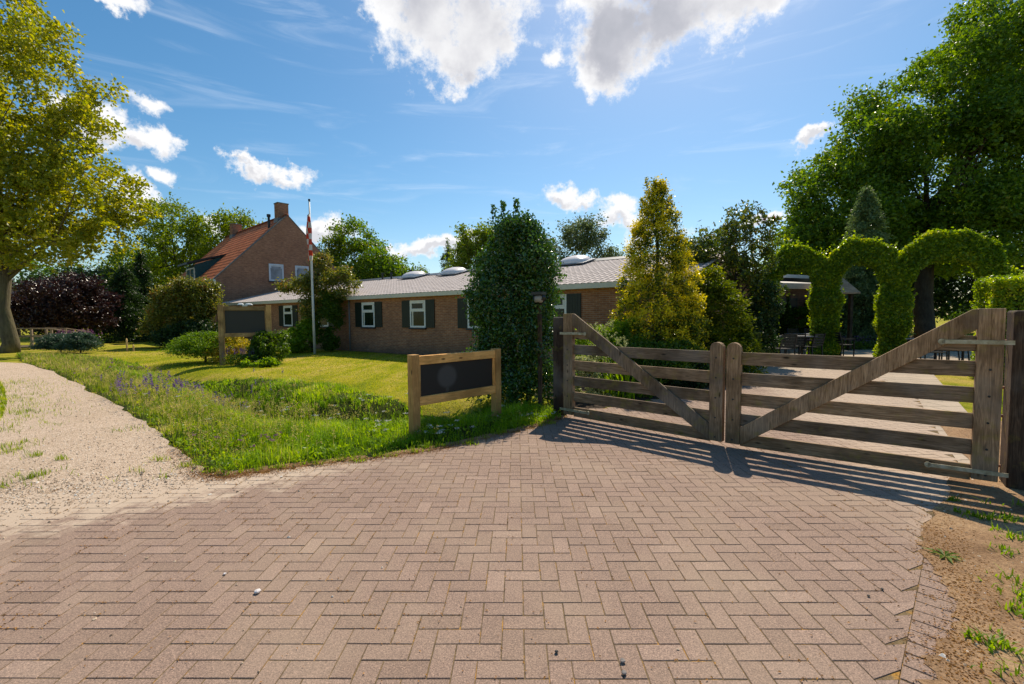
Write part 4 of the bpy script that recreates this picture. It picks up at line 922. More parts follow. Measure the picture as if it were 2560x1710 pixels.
# holly hedge column
rs = np.random.default_rng(31); hb = (.02, 8.35, 0)
hol = empty('holly_hedge', hb, R(-20), 'tall dark glossy holly column between the oak sign board and the gate', 'hedge')
n = 50000; nk = 700
zc = rs.uniform(0, 1, nk) ** .85 * 3.15 + .05; an = rs.uniform(0, 2 * np.pi, nk)
prof = np.interp(zc, [0, .5, 1.6, 2.3, 2.8, 3.3], [.74, .76, .80, .72, .52, .26]) * (1 + .13 * np.sin(zc * 3.3 + an * 2) + .10 * np.sin(zc * 7.1 - an * 3)); rr_ = prof * rs.uniform(.2, 1.12, nk) ** .6
C = np.column_stack([np.cos(an) * rr_ * .96 + .03 * zc, np.sin(an) * rr_ * .8, zc]); j = rs.integers(0, nk, n)
P = C[j] + rs.normal(size=(n, 3)) * .075; P[:, 2] = np.maximum(P[:, 2], .02)
ex = []                                    # wispy upright shoots at the top and side
for (x, y, z0_, h_) in ((-.35, 0, 2.9, .65), (.05, .1, 3.1, .55), (.3, -.1, 2.9, .45), (-.1, -.2, 3.1, .45), (-.66, -.3, 1.5, .35), (.6, -.3, 2.1, .5)):
    k = rs.uniform(0, 1, 170); ex.append(np.column_stack([x + rs.normal(size=170) * .05 * (1.3 - k), y + rs.normal(size=170) * .05, z0_ + k * h_]))
P = np.concatenate([P] + ex)
nr = np.column_stack([np.cos(np.arctan2(P[:, 1], P[:, 0])), np.sin(np.arctan2(P[:, 1], P[:, 0])), np.zeros(len(P))]) * .8
mb = MB(); limbs(mb, (0, 0, -.1), (0, 0, 2.8), .07, C[rs.choice(nk, 26)], rs); mb.tube([(.25, .1, -.1), (.3, .1, 1.2), (.2, 0, 2.6)], [.05, .04, .02], 7).build('trunk', 'bark_dark', hol, smooth=True)
leaves('foliage', P, .058, 'leaf_holly', hol, rs, .6, .5, .25, nrm=nr)
# golden variegated holly cone
rs = np.random.default_rng(32); gb_ = B(1648, 11.2); gh = empty('golden_holly', gb_, 0, 'tall cone of yellow variegated holly behind the left gate leaf', 'shrub')
n = 52000; nk = 760; H_ = 4.75
zc = .1 + rs.uniform(0, 1, nk * 4) ** 1.05 * (H_ - .15); _w = np.interp(zc, [0, 2.4, 3.9, 4.75], [1, .85, .5, .16]); zc = zc[rs.uniform(0, 1, nk * 4) < _w][:nk]; nk = len(zc); prof = np.interp(zc, [0, .6, 1.4, 2.4, 3.3, 3.9, 4.3, 4.75], [.95, 1.10, 1.04, .88, .64, .42, .24, .05])
an = rs.uniform(0, 2 * np.pi, nk); rr_ = prof * rs.uniform(.12, 1.08, nk) ** .45; C = np.column_stack([np.cos(an) * rr_, np.sin(an) * rr_, zc]); C[:, 0] -= .06 * zc / 4
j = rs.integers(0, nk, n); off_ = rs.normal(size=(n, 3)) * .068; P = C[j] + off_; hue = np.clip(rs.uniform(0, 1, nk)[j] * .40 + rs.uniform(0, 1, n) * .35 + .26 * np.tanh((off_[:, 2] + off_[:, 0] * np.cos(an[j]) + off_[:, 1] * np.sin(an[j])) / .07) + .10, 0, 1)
ex = [];
for (x, z0_, h_) in ((-.25, 4.2, .62), (-.35, 3.9, .45), (.15, 3.9, .5), (.32, 3.5, .5), (-.55, 3.2, .4)):
    k = rs.uniform(0, 1, 160); ex.append(np.column_stack([x + rs.normal(size=160) * .06 * (1.2 - k) + k * .1 * np.sign(x), rs.normal(size=160) * .06, z0_ + k * h_]))
ex = np.concatenate(ex); P = np.concatenate([P, ex]); P[:, 2] = np.maximum(P[:, 2], .03)
MB().tube([(0, 0, -.1), (-.05, 0, 2.4), (-.08, 0, 4.5)], [.09, .05, .01], 8).build('trunk', 'bark_dark', gh, smooth=True)
leaves('foliage', P, .060, 'leaf_gold', gh, rs, .55, .4, .25, rnd=np.concatenate([hue, rs.uniform(.2, .8, len(ex))]))
conifer('golden_thuja', 'feathery yellow green conifer bush right of the variegated holly', 'shrub', B(1775, 11.9), 2.75, 1.15, 26000, 'leaf_thuja', 33, .085, lambda f: np.interp(f, [0, .3, .7, 1], [.95, 1.0, .7, .15]), .1, trunk=.06)
conifer('golden_thuja', 'lower feathery golden conifer spreading beside the meeting gate stiles', 'shrub', B(1852, 11.6), 1.35, .55, 9000, 'leaf_thuja', 34, .08, lambda f: np.interp(f, [0, .4, 1], [1, .9, .2]), .1, trunk=.04)
tree('lilac_tree', 'sparse small tree with drooping red brown and green leaves behind the golden conifers', 'tree', B(1835, 14.6), [(-.7, 0, 3.6, .9, .8, .8), (.3, 0, 4.1, .9, .8, .8), (-.9, .2, 2.7, .6, .6, .5), (.75, 0, 3.3, .55, .6, .6), (.1, 0, 3.0, .7, .7, .6), (.9, -.2, 2.1, .45, .5, .4)], 7000, .13, 'leaf_lilac', .24, 35, (.07, 2.9), 'bark_dark', 40, aspect=.5, shell=.3, up=0, per=26)
tree('lilac_tree', 'thin dark leaved shrub tree against the sky left of the sparse red brown tree', 'tree', B(1722, 14.8), [(0, 0, 3.4, .55, .6, .5), (-.3, 0, 2.8, .5, .5, .4), (.4, .1, 2.9, .5, .5, .4)], 4200, .12, 'leaf_lilac', .22, 36, (.05, 2.6), 'bark_dark', 18, aspect=.5, shell=.3, up=0, per=26)
tree('clipped_hedge', 'low bright green bush against the hall wall behind the left gate brace', 'hedge', B(1500, 10.9), [(-.1, 0, .85, .75, .45, .55), (.5, 0, .85, .6, .45, .6), (-.45, .1, .6, .5, .4, .5)], 15000, .05, 'leaf_bright', .1, 37, None, shell=.8)
tree('laurel_shrub', 'dark green leafy shrub at the foot of the yellow holly cone', 'shrub', B(1600, 10.0), [(-.3, 0, .55, .75, .5, .50), (.4, 0, .55, .65, .5, .45), (.95, .2, .5, .5, .5, .42)], 15000, .075, 'leaf_green', .13, 38, None, shell=.6)
tree('laurel_shrub', 'dark low ground cover shrub under the gate rails near the meeting stiles', 'shrub', B(1740, 9.9), [(-.2, 0, .22, .7, .4, .3), (.5, .2, .2, .5, .4, .28)], 6000, .06, 'leaf_dark', .1, 39, None, shell=.6)
tree('variegated_shrub', 'small cream and green variegated shrub behind the lower left gate rails', 'shrub', B(1462, 8.6), [(0, 0, .3, .32, .3, .34), (.05, 0, .7, .2, .2, .22), (.28, -.1, .12, .3, .25, .14)], 5200, .05, 'leaf_pale', .07, 40, None, shell=.5)
# sword leaved iris clump, tall goatsbeard
def sword(name, label, cat, base, n, h, w, mat, seed, spread=.12, lean=.55, group=None):
    rs = np.random.default_rng(seed); o = empty(name, base, 0, label, cat, group)
    P = np.column_stack([rs.normal(size=n) * spread, rs.normal(size=n) * spread, np.zeros(n)]); blades('leaves', P, h, w, mat, o, rs, lean); return o
sword('iris_clump', 'clump of long sword shaped leaves behind the left gate leaf, the left of two', 'plant', B(1545, 8.7), 90, .75, .035, 'leaf_bright', 41, .16)
sword('iris_clump', 'clump of long arching sword leaves nearer the gate brace', 'plant', B(1610, 8.9), 80, .6, .035, 'leaf_green', 42, .15, .9)
rs = np.random.default_rng(43); o = empty('goatsbeard', B(1515, 8.9), 0, 'tall stems with pale feathery flower plumes behind the left gate brace', 'plant')
st = MB(); pp = []
for k in range(9):
    x, y = rs.normal(size=2) * .1; h_ = rs.uniform(.9, 1.55); lx = rs.normal() * .15; st.tube([(x, y, 0), (x + lx * .4, y, h_ * .6), (x + lx, y, h_)], .006, 4, False)
    for _ in range(7):
        f = rs.uniform(.5, 1); a_ = rs.uniform(0, 6.28); L_ = rs.uniform(.08, .22); bx_ = x + lx * f; q_ = rs.uniform(0, 1, 60)[:, None]
        pp.append(np.array([[bx_, y, h_ * f]]) + q_ * np.array([[math.cos(a_) * L_, math.sin(a_) * L_, .12]]) + rs.normal(size=(60, 3)) * .01)
st.build('stems', 'leaf_bright', o); leaves('plumes', np.concatenate(pp), .02, 'leaf_pale', o, rs)
# ================================================================== HEDGE ARCHES
def arch_hedge(label, c0, c1, zap, seed, right_pillar=False, mat='leaf_beech', dens=3000):
    rs = np.random.default_rng(seed); c0 = np.array(c0); c1 = np.array(c1); d = c1 - c0; L = float(np.linalg.norm(d)); rz = math.atan2(d[1], d[0])
    o = empty('hedge_arch', (c0[0], c0[1], 0), rz, label, 'hedge arch', 'clipped hedge arches in a row')
    pw, th = .76, .66; ri = L / 2 - .36; ro = L / 2 + .14; zc = zap - ro * 1.25; P = []; Nn = []
    def pillar(x0):
        m_ = int(dens * 2 * (pw + th) * zc * 1.1); s_ = rs.uniform(0, 4, m_); z = rs.uniform(0, zc + .45, m_); wv = .05 * np.sin(z * 3.1 + seed) + .04 * np.sin(z * 7 + x0)
        k = s_.astype(int); u_ = rs.uniform(-1, 1, m_); hx_, hy_ = pw / 2 + wv, th / 2 + wv
        x = np.select([k == 0, k == 1, k == 2], [u_ * hx_, hx_, u_ * hx_], -hx_); y = np.select([k == 0, k == 1, k == 2], [-hy_, u_ * hy_, hy_], u_ * hy_)
        nx_ = np.select([k == 1, k == 3], [1., -1.], 0); ny_ = np.select([k == 0, k == 2], [-1., 1.], 0)
        dpt = -np.abs(rs.normal(size=m_)) * .07 + .035
        P.append(np.column_stack([x0 + x + nx_ * dpt, y + ny_ * dpt, z])); Nn.append(np.column_stack([nx_, ny_, np.zeros(m_)]))
    pillar(0)
    if right_pillar: pillar(L)
    m_ = int(dens * math.pi * (ro + ri) / 2 * (2 * th + 2 * (ro - ri)) * 1.0); th_ = rs.uniform(0, math.pi, m_); k = rs.integers(0, 4, m_); u_ = rs.uniform(0, 1, m_)
    wv = .05 * np.sin(th_ * 5 + seed) + .04 * np.sin(th_ * 11)
    rad = np.select([k == 0, k == 1], [ro + wv, ri + wv * .6], ri + u_ * (ro - ri)); yy = np.select([k <= 1, k == 2], [(u_ - .5) * th, -th / 2], th / 2)
    nr_ = np.select([k == 0, k == 1], [1., -1.], 0); ny_ = np.select([k == 2, k == 3], [-1., 1.], 0); dpt = -np.abs(rs.normal(size=m_)) * .07 + .035
    rad = rad + nr_ * dpt; P.append(np.column_stack([L / 2 - np.cos(th_) * rad, yy + ny_ * dpt, zc + np.sin(th_) * rad * (1 + .25 * np.clip((rad - ri) / (ro - ri), 0, 1))])); Nn.append(np.column_stack([-np.cos(th_) * nr_, ny_, np.sin(th_) * nr_]))
    P = np.concatenate(P); Nn = np.concatenate(Nn); P += rs.normal(size=P.shape) * .022; P[:, 2] = np.maximum(P[:, 2], .03)
    ki = rs.integers(0, len(P), 420); sh = P[ki][:, None] + (Nn[ki][:, None] * .5 + np.array([0, 0, .6])) * rs.uniform(0, .26, (420, 6, 1)) + rs.normal(size=(420, 6, 3)) * .02   # stray shoots
    top = P[ki][:, 2] > .6; sh = sh[top].reshape(-1, 3)
    leaves('foliage', np.concatenate([P, sh]), .088, mat, o, rs, .7, .25, nrm=np.concatenate([Nn, np.zeros((len(sh), 3))]) * .9)
    mb = MB().tube([(0, 0, -.05), (0, 0, zc)], .05, 8)
    ap = [(L / 2 - math.cos(a_) * (ro + ri) / 2, 0, zc + math.sin(a_) * (ro + ri) / 2) for a_ in np.linspace(0, math.pi, 10)]; mb.tube(ap, .025, 6)
    if right_pillar: mb.tube([(L, 0, -.05), (L, 0, zc)], .05, 8)
    mb.build('trunk', 'bark_dark', o, smooth=True); return o
hA = (9.80, 18.0); hB = (11.44, 16.98); hC = (13.08, 15.95); hD = (15.3, 14.57)
arch_hedge('leftmost clipped hedge arch, the smallest and darkest, with terrace chairs inside it', hA, hB, 4.04, 51)
arch_hedge('middle clipped hedge arch with a single chair and dark hedge behind it', hB, hC, 4.13, 52)
arch_hedge('right and widest clipped hedge arch, sunlit on top, with lawn seen through it', hC, hD, 4.18, 53, True)
def hedge_block(label, c, size, rz, mat, seed, dens=2600, leaf=.06, name='clipped_hedge'):
    rs = np.random.default_rng(seed); o = empty(name, c, rz, label, 'hedge'); hx_, hy_, hz_ = size[0] / 2, size[1] / 2, size[2]
    ar = np.array([size[0] * hz_, size[0] * hz_, size[1] * hz_, size[1] * hz_, size[0] * size[1]]); m_ = int(dens * ar.sum()); k = rs.choice(5, m_, p=ar / ar.sum()); u_ = rs.uniform(-1, 1, m_); v_ = rs.uniform(0, 1, m_)
    x = np.select([k == 2, k == 3], [-hx_, hx_], u_ * hx_); y = np.select([k == 0, k == 1, k == 4], [-hy_, hy_, (v_ * 2 - 1) * hy_], u_ * hy_); z = np.where(k == 4, hz_, v_ * hz_)
    Nn = np.column_stack([np.select([k == 2, k == 3], [-1., 1.], 0), np.select([k == 0, k == 1], [-1., 1.], 0), np.where(k == 4, 1., 0)])
    P = np.column_stack([x, y, z]); wv = .05 * np.sin(P[:, 0] * 2.3 + seed) + .05 * np.sin(P[:, 1] * 3 + P[:, 2] * 2.7); P += Nn * (wv - np.abs(rs.normal(size=m_)) * .06)[:, None] + rs.normal(size=P.shape) * .025
    P[:, 2] = np.maximum(P[:, 2], .03)
    leaves('foliage', P, leaf, mat, o, rs, .65, .3, nrm=Nn * .8)
    MB().box((0, 0, hz_ * .46), (size[0] - .35, size[1] - .35, hz_ * .9)).build('inner_wood', 'bark_dark', o); return o
hedge_block('sunlit clipped beech hedge beyond the right gatepost', (9.55 + 2.5, 8.9 + .8, 0), (3.2, 1.1, 2.28), R(-32), 'leaf_beech', 54)
hedge_block('tall dark hedge wall behind the middle hedge arch', tuple(at(2155, 850, 22.5)[:2]) + (0,), (3.4, 1.0, 3.6), R(-10), 'leaf_dark', 55, 1500, .1)
hedge_block('dark clipped hedge behind the lone terrace chair, left of the conifer cones', tuple(at(1865, 850, 17.8)[:2]) + (0,), (1.9, .9, 2.2), R(-25), 'leaf_dark', 56, 2000, .07)
hedge_block('low dark garden hedge across the back of the terrace', tuple(at(2010, 850, 27)[:2]) + (0,), (6, 1.0, 1.5), R(-5), 'leaf_dark', 57, 1200, .1)
tree('ivy_shrub', 'dark leafy shrub between the golden conifer and the leftmost hedge pillar', 'shrub', B(1885, 14.2), [(0, 0, .9, .65, .6, .9), (.35, 0, 1.9, .45, .5, .7), (-.5, .2, .5, .5, .5, .55)], 16000, .08, 'leaf_dark', .14, 58, (.06, 1.6), 'bark_dark', shell=.6)
for (x, y, h_, r_, lb) in ((1968, 23.6, 2.55, .55, 'narrow dark conifer cone at the back of the terrace, the larger of two'), (1948, 24.6, 2.35, .42, 'narrow dark conifer cone at the back of the terrace, the smaller of two')):
    conifer('dwarf_conifer', lb, 'conifer', B(x, y), h_, r_, 6000, 'leaf_green', int(x), .07, None, .05, 'dark conifer cones behind the terrace', trunk=.05, nb=400)
tree('spreading_juniper', 'bright layered juniper mass seen through the left hedge arch', 'shrub', B(2012, 24.5), [(-.6, 0, 1.3, 1.3, .9, .35), (.4, 0, 1.7, 1.2, .9, .35), (0, 0, .9, 1.6, 1, .4), (.9, 0, 2.1, .8, .7, .4)], 11000, .11, 'leaf_juniper', .2, 59, None, flat=.4)
conifer('spruce', 'light green drooping conifer rising behind the middle hedge arch', 'conifer', B(2155, 21.6), 7.3, 1.9, 34000, 'leaf_spruce', 60, .14, lambda f: (1 - f) ** .6, .5, nb=420)
# bush round the left foot of the arches, purple flower border
rs = np.random.default_rng(61); pt = np.array([at(2130, 850, 20.3)[:2]]); o = empty('flower_border', (pt[0, 0], pt[0, 1], 0), 0, 'dim border of purple flowers at the foot of the tall dark hedge', 'plant')
P = np.column_stack([rs.normal(size=2500) * .9, rs.normal(size=2500) * .3, rs.uniform(0, .38, 2500)]); leaves('foliage', P, .07, 'leaf_green', o, rs)
P = np.column_stack([rs.normal(size=500) * .8, rs.normal(size=500) * .3, rs.uniform(.3, .6, 500)]); leaves('blossom', P, .05, 'petal_purple', o, rs)
# ================================================================== SIGN BED AND FLAGPOLE SHRUBS
conifer('spreading_juniper', 'low feathery green juniper at the left of the sign bed', 'shrub', B(512, 16.6), .95, 1.25, 17000, 'leaf_juniper', 62, .075, lambda f: np.interp(f, [0, .5, 1], [1, .8, .3]), -.15, trunk=.05, nb=260)
tree('variegated_shrub', 'yellow variegated shrub round the post of the tall sign board', 'shrub', B(570, 16.5), [(-.5, 0, .55, .45, .4, .5), (.15, 0, .6, .5, .4, .45), (.75, 0, .45, .45, .4, .35), (-.1, -.3, .25, .6, .4, .3)], 13000, .055, 'leaf_yellow', .1, 63, None, shell=.5)
tree('round_shrub', 'rounded glossy dark green shrub at the right of the sign bed', 'shrub', B(680, 16.0), [(0, 0, .55, .6, .55, .55), (-.3, .1, .7, .4, .4, .4)], 13000, .07, 'leaf_green', .11, 64, None, shell=.7)
tree('hosta_plant', 'low pale leafed plant along the front edge of the sign bed', 'plant', B(640, 14.9), [(0, 0, .10, .55, .25, .14), (.4, .2, .12, .35, .3, .14)], 1800, .11, 'leaf_bright', .08, 65, None)
rs = np.random.default_rng(66); b_ = B(612, 15.6); o = empty('salvia_plant', b_, 0, 'purple flower spikes in the middle of the sign bed', 'plant')
P = np.column_stack([rs.normal(size=1600) * .35, rs.normal(size=1600) * .2, rs.uniform(0, .35, 1600)]); leaves('foliage', P, .06, 'leaf_green', o, rs)
k = rs.normal(size=(38, 2)) * np.array([.3, .2]); P = np.repeat(np.column_stack([k, rs.uniform(.25, .42, 38)]), 22, 0) + rs.normal(size=(836, 3)) * .012; P[:, 2] += rs.uniform(0, .2, 836); leaves('flower_spikes', P, .026, 'petal_purple', o, rs)
tree('lilac_tree', 'loose lilac shrub tree with brown seed heads behind the flagpole', 'tree', B(780, 21.4), [(-1.0, 0, 3.0, .5, .5, .4), (-.3, 0, 3.1, .65, .6, .5), (.6, 0, 3.2, .7, .6, .6), (.1, 0, 2.5, .8, .7, .5), (1.3, .2, 2.7, .45, .4, .4), (1.35, .1, 3.5, .5, .5, .45), (.7, 0, 4.1, .45, .5, .4), (1.9, 0, 3.1, .4, .4, .35), (.5, .1, 3.8, .4, .4, .35), (.0, 0, 1.7, .5, .5, .6)], 11500, .12, 'leaf_photinia', .26, 67, (.07, 2.8), 'bark_dark', 40, aspect=.55, shell=.4, per=40, up=.2)
tree('laurel_shrub', 'dark ivy like bush climbing the trunk of the lilac behind the flagpole', 'shrub', B(818, 21.3), [(0, 0, 1.2, .6, .5, 1.2), (.1, 0, 2.2, .5, .45, .6)], 11000, .1, 'leaf_green', .16, 68, None, shell=.6)
tree('round_shrub', 'low green shrub at the left foot of the flagpole', 'shrub', B(755, 21.0), [(0, 0, .6, .7, .6, .6), (.3, 0, 1.1, .4, .4, .4), (-.35, 0, .5, .5, .5, .5)], 9000, .1, 'leaf_bright', .16, 69, None, shell=.6)
tree('photinia_shrub', 'large rounded shrub with reddish tips covering the corner of the gabled house', 'shrub', B(462, 26.3), [(-.3, 0, 2.4, 1.1, 1.0, .9), (-1.0, 0, 1.9, .9, 1.0, .8), (.9, 0, 2.9, .8, .8, .65), (-1.6, 0, 1.3, .6, .8, .6), (.2, 0, 1.3, 1.3, 1.1, 1.0), (1.3, 0, 2.5, .7, .8, .8), (.4, 0, 3.4, .6, .7, .35), (-.8, 0, 2.9, .5, .6, .4), (1.5, 0, 3.3, .35, .5, .35)], 30000, .14, 'leaf_photinia', .34, 70, (.1, 2.2), 'bark_dark', 24, shell=.6)
tree('laurel_shrub', 'dark low shrub in the shade under the large reddish shrub', 'shrub', B(480, 25.2), [(0, 0, .7, 1.7, .8, .8), (-1.2, 0, .5, 1.0, .7, .6), (1.3, .3, .7, 1.0, .7, .8)], 13000, .12, 'leaf_dark', .22, 71, None)
conifer('blue_juniper', 'low blue green juniper mound beside the footbridge, left one', 'shrub', B(150, 22.0), .78, 1.0, 10000, 'leaf_bluespruce', 72, .09, lambda f: np.interp(f, [0, .6, 1], [1, .8, .4]), -.1, trunk=.04, nb=200)
conifer('blue_juniper', 'low blue green juniper mound on the lawn edge, right one', 'shrub', B(200, 21.7), .85, .8, 9000, 'leaf_bluespruce', 73, .09, lambda f: np.interp(f, [0, .6, 1], [1, .8, .4]), -.1, trunk=.04, nb=200)
for (x, y, sd_, lb) in ((218, 23.2, 74, 'spikes of purple flowers behind the right blue juniper'), (168, 23.4, 75, 'spikes of purple flowers behind the left blue juniper')):
    rs = np.random.default_rng(sd_); o = empty('loosestrife', B(x, y), 0, lb, 'plant'); k = rs.normal(size=(20, 2)) * np.array([.38, .2])
    P = np.repeat(np.column_stack([k, rs.uniform(.6, .85, 20)]), 16, 0) + rs.normal(size=(320, 3)) * .02; P[:, 2] += rs.uniform(0, .28, 320); leaves('flower_spikes', P, .05, 'petal_magenta', o, rs)
    P = np.column_stack([rs.normal(size=700) * .4, rs.normal(size=700) * .2, rs.uniform(0, .85, 700)]); leaves('foliage', P, .08, 'leaf_green', o, rs)
# ================================================================== TREES
# lime tree at the left edge
lb_ = (float(at(22, 850, 22.5)[0]), 22.5, 0)
tree('lime_tree', 'huge lime tree with yellow green crown and thick trunk at the left edge', 'tree', lb_,
     [(-1.4, 0, 8.2, 4.6, 4.4, 4.0), (4.1, 0, 7.7, 2.2, 2.2, 2.5), (2.7, -1, 5.3, 2.5, 2.4, 1.3), (1.7, 0, 12.4, 2.9, 2.8, 2.6), (-.6, 0, 15.8, 2.8, 3, 2.8), (-3.2, -1, 5.6, 3, 3, 1.6), (2.0, -.6, 8.4, 1.8, 2.2, 1.6), (3.4, .3, 10.9, 1.2, 1.2, .8), (4.9, .2, 5.6, 1.3, 1.3, 1.2), (-4, 0, 12.5, 3.6, 3.4, 3.6)],
     76000, .18, 'leaf_lime', .5, 80, (.31, 7.5), 'bark', 40, shell=.68, per=60, aspect=.7)
tree('copper_beech', 'dark purple leaved tree between the lime trunk and the lawn', 'tree', B(150, 29.5), [(0, 0, 2.9, 2.5, 2.2, 1.5), (1.4, 0, 2.2, 1.5, 1.6, 1.1), (-1.7, 0, 2.4, 1.6, 1.6, 1.2), (.2, 0, 1.7, 2.3, 2.0, 1.0)], 34000, .16, 'leaf_copper', .4, 81, (.17, 2.2), 'bark_dark', 24, shell=.65)
conifer('dark_spruce', 'dark green conifer between the copper leaved tree and the big shrub', 'conifer', B(318, 33), 5.3, 2.3, 22000, 'leaf_dark', 82, .16, lambda f: (1 - f) ** .6, .5)
conifer('dark_spruce', 'second dark conifer close behind, left of the gabled house', 'conifer', B(362, 36), 6.8, 1.9, 18000, 'leaf_dark', 83, .17, lambda f: (1 - f) ** .7, .5)
bgt = [  # name,label,px,y,lobes,n,leaf,mat,clump
    ('walnut_tree', 'bright green broadleaf tree standing behind the gabled house at the left', 455, 44, [(0, 0, 8.5, 4.3, 3, 3.2), (3.5, 0, 8.8, 3.4, 3, 2.6), (-3.0, 0, 6.5, 3.2, 3, 3), (-1.2, 0, 11.0, 2.2, 2, 1.6), (6.8, 0, 9.4, 2.4, 2, 2.0), (2, 0, 5.5, 4, 3, 2.8)], 26000, .25, 'leaf_walnut', .75, (.3, 7)),
    ('dark_broadleaf', 'dark leafy tree behind the conifers left of the house', 365, 50, [(0, 0, 5, 3.2, 3, 3), (-3, 0, 4, 3, 3, 2.6), (-1, 0, 7.4, 2, 2, 1.6)], 16000, .25, 'leaf_green', .7, (.25, 4)),
    ('walnut_tree', 'round green walnut tree rising behind the hall just right of the gable', 905, 40, [(0, 0, 6.0, 3.2, 3, 2.6), (1.7, 0, 5.0, 2.8, 2.5, 2.2), (-1.7, 0, 5.5, 2.4, 2.3, 2.0), (-.4, 0, 8.4, 1.9, 1.8, 1.5), (3.0, 0, 4.2, 1.9, 1.8, 1.4)], 30000, .22, 'leaf_oak', .6, (.28, 5)),
    ('distant_tree', 'small grey green tree far behind the hall ridge, left of the spruce', 1053, 62, [(0, 0, 5.6, 2.0, 2, 2.0), (-1.8, 0, 4.4, 1.8, 2, 1.6), (1.8, 0, 4.4, 1.6, 1.6, 1.4)], 7000, .3, 'leaf_grey', .7, (.2, 3)),
    ('birch_tree', 'bright green tree just left of the holly column, behind the hall', 1176, 38, [(0, 0, 5.6, 1.8, 2, 2.4), (.4, 0, 7.6, 1.5, 1.6, 1.4), (-.9, 0, 4.4, 1.3, 1.6, 1.6), (1.8, 0, 6.6, 1.6, 1.5, 1.8)], 18000, .2, 'leaf_walnut', .55, (.2, 5)),
    ('willow_tree', 'airy grey green tree behind the hall, right of the holly column', 1452, 41, [(0, 0, 6.6, 3.0, 2.6, 2.6), (-2.8, 0, 6.4, 2.1, 1.8, 2.2), (2.8, 0, 5.6, 2.2, 1.8, 1.8), (.3, 0, 8.7, 2.2, 1.6, 1.5), (4.6, 0, 5.0, 1.5, 1.2, 1.4)], 22000, .2, 'leaf_grey', .62, (.22, 5)),
    ('birch_tree', 'pale leafy bush tree between the yellow holly and the sparse red brown tree', 1760, 24, [(0, 0, 3.0, 1.3, 1.2, 1.1), (.8, 0, 3.4, 1.0, .9, .8)], 6000, .14, 'leaf_green', .4, (.1, 2.5)),
    ('oak_tree', 'lower left part of the great oak mass behind the left hedge arch', 2010, 31, [(0, 0, 5.0, 2.4, 2.4, 2.2), (-1.4, 0, 4.2, 1.6, 1.8, 1.6), (1.6, 0, 6.2, 2.2, 2, 1.8), (0, 0, 2.6, 2.4, 2, 1.6)], 26000, .19, 'leaf_oak', .5, (.3, 4)),
    ('oak_tree', 'great spreading oak filling the upper right of the photo', 2300, 27, [(-5.0, 0, 7.8, 2.6, 3, 2.5), (-2.8, 0, 10.6, 3.0, 3, 2.7), (0, 0, 12.9, 3.8, 4, 3.1), (4.4, 0, 15.6, 4.8, 4, 3.7), (0, -.5, 9.2, 5.0, 4, 4.2), (6, -1, 11, 5.5, 4, 6), (-4.0, .5, 6.2, 3.0, 3, 2.2), (2, 0, 6.0, 5, 4, 2.4), (9, -1, 15, 4, 4, 6), (-6.3, 0, 6.4, 1.7, 2, 1.9)], 200000, .21, 'leaf_oak', .55, (.5, 8)),
    ('dark_broadleaf', 'dark woodland tree behind the right hedge arch', 2480, 36, [(0, 0, 5, 5, 3, 5), (-5, 0, 4.5, 4, 3, 4), (4, 0, 4, 5, 3, 4)], 22000, .28, 'leaf_dark', .8, (.35, 5)),
    ('dark_broadleaf', 'dark woodland tree far behind the middle hedge arch', 2230, 40, [(0, 0, 4.5, 4.5, 3, 4.4), (-4.5, 0, 4, 3.5, 3, 3.8)], 18000, .28, 'leaf_dark', .8, (.3, 5)),
    ('dark_broadleaf', 'dark shady tree far back behind the left hedge arch', 2040, 44, [(0, 0, 3.4, 4, 3, 3.2), (-4.5, 0, 2.6, 3.5, 3, 2.6)], 13000, .28, 'leaf_green', .8, (.3, 4)),
    ('dark_broadleaf', 'green tree behind the lime trunk at the left edge', 40, 46, [(0, 0, 4.5, 5, 3, 4), (-7, 0, 5, 4, 3, 4), (6, 0, 4, 4, 3, 3.6)], 22000, .28, 'leaf_green', .8, (.3, 5)),
    ('dark_broadleaf', 'dark bushy tree behind the copper leaved tree', 235, 40, [(0, 0, 3.4, 4.2, 3, 3.2), (-4, 0, 3, 3.5, 3, 2.8)], 16000, .25, 'leaf_dark', .7, (.3, 4)),
]
for i, (nm, lb, px, y, lobes, n, lf, mt, cr, tr) in enumerate(bgt):
    tree(nm, lb, 'tree', B(px, y), lobes, n, lf, mt, cr, 100 + i, tr, 'bark_dark', 26, per=48)
conifer('spruce', 'small dark spruce standing alone above the hall ridge', 'conifer', B(1122, 52), 10.3, 2.9, 16000, 'leaf_spruce', 130, .22, lambda f: (1 - f) ** .9, .5)
# far woodland belt closing the horizon
rs = np.random.default_rng(140); P = []
for k in range(150):
    x = -130 + k * 1.9; y = 92 + 10 * math.sin(k * .7); h_ = rs.uniform(3.5, 6.0); q_ = rs.normal(size=(150, 3)); P.append(np.array([x, y, h_ * .5]) + unit(q_) * np.array([2.0, 2.0, h_ * .5]) * rs.uniform(.7, 1, (150, 1)))
P = np.concatenate(P); P[:, 2] = np.maximum(P[:, 2], .3); tag(leaves('far_woodland', P, .9, 'leaf_green', None, rs), kind='stuff')
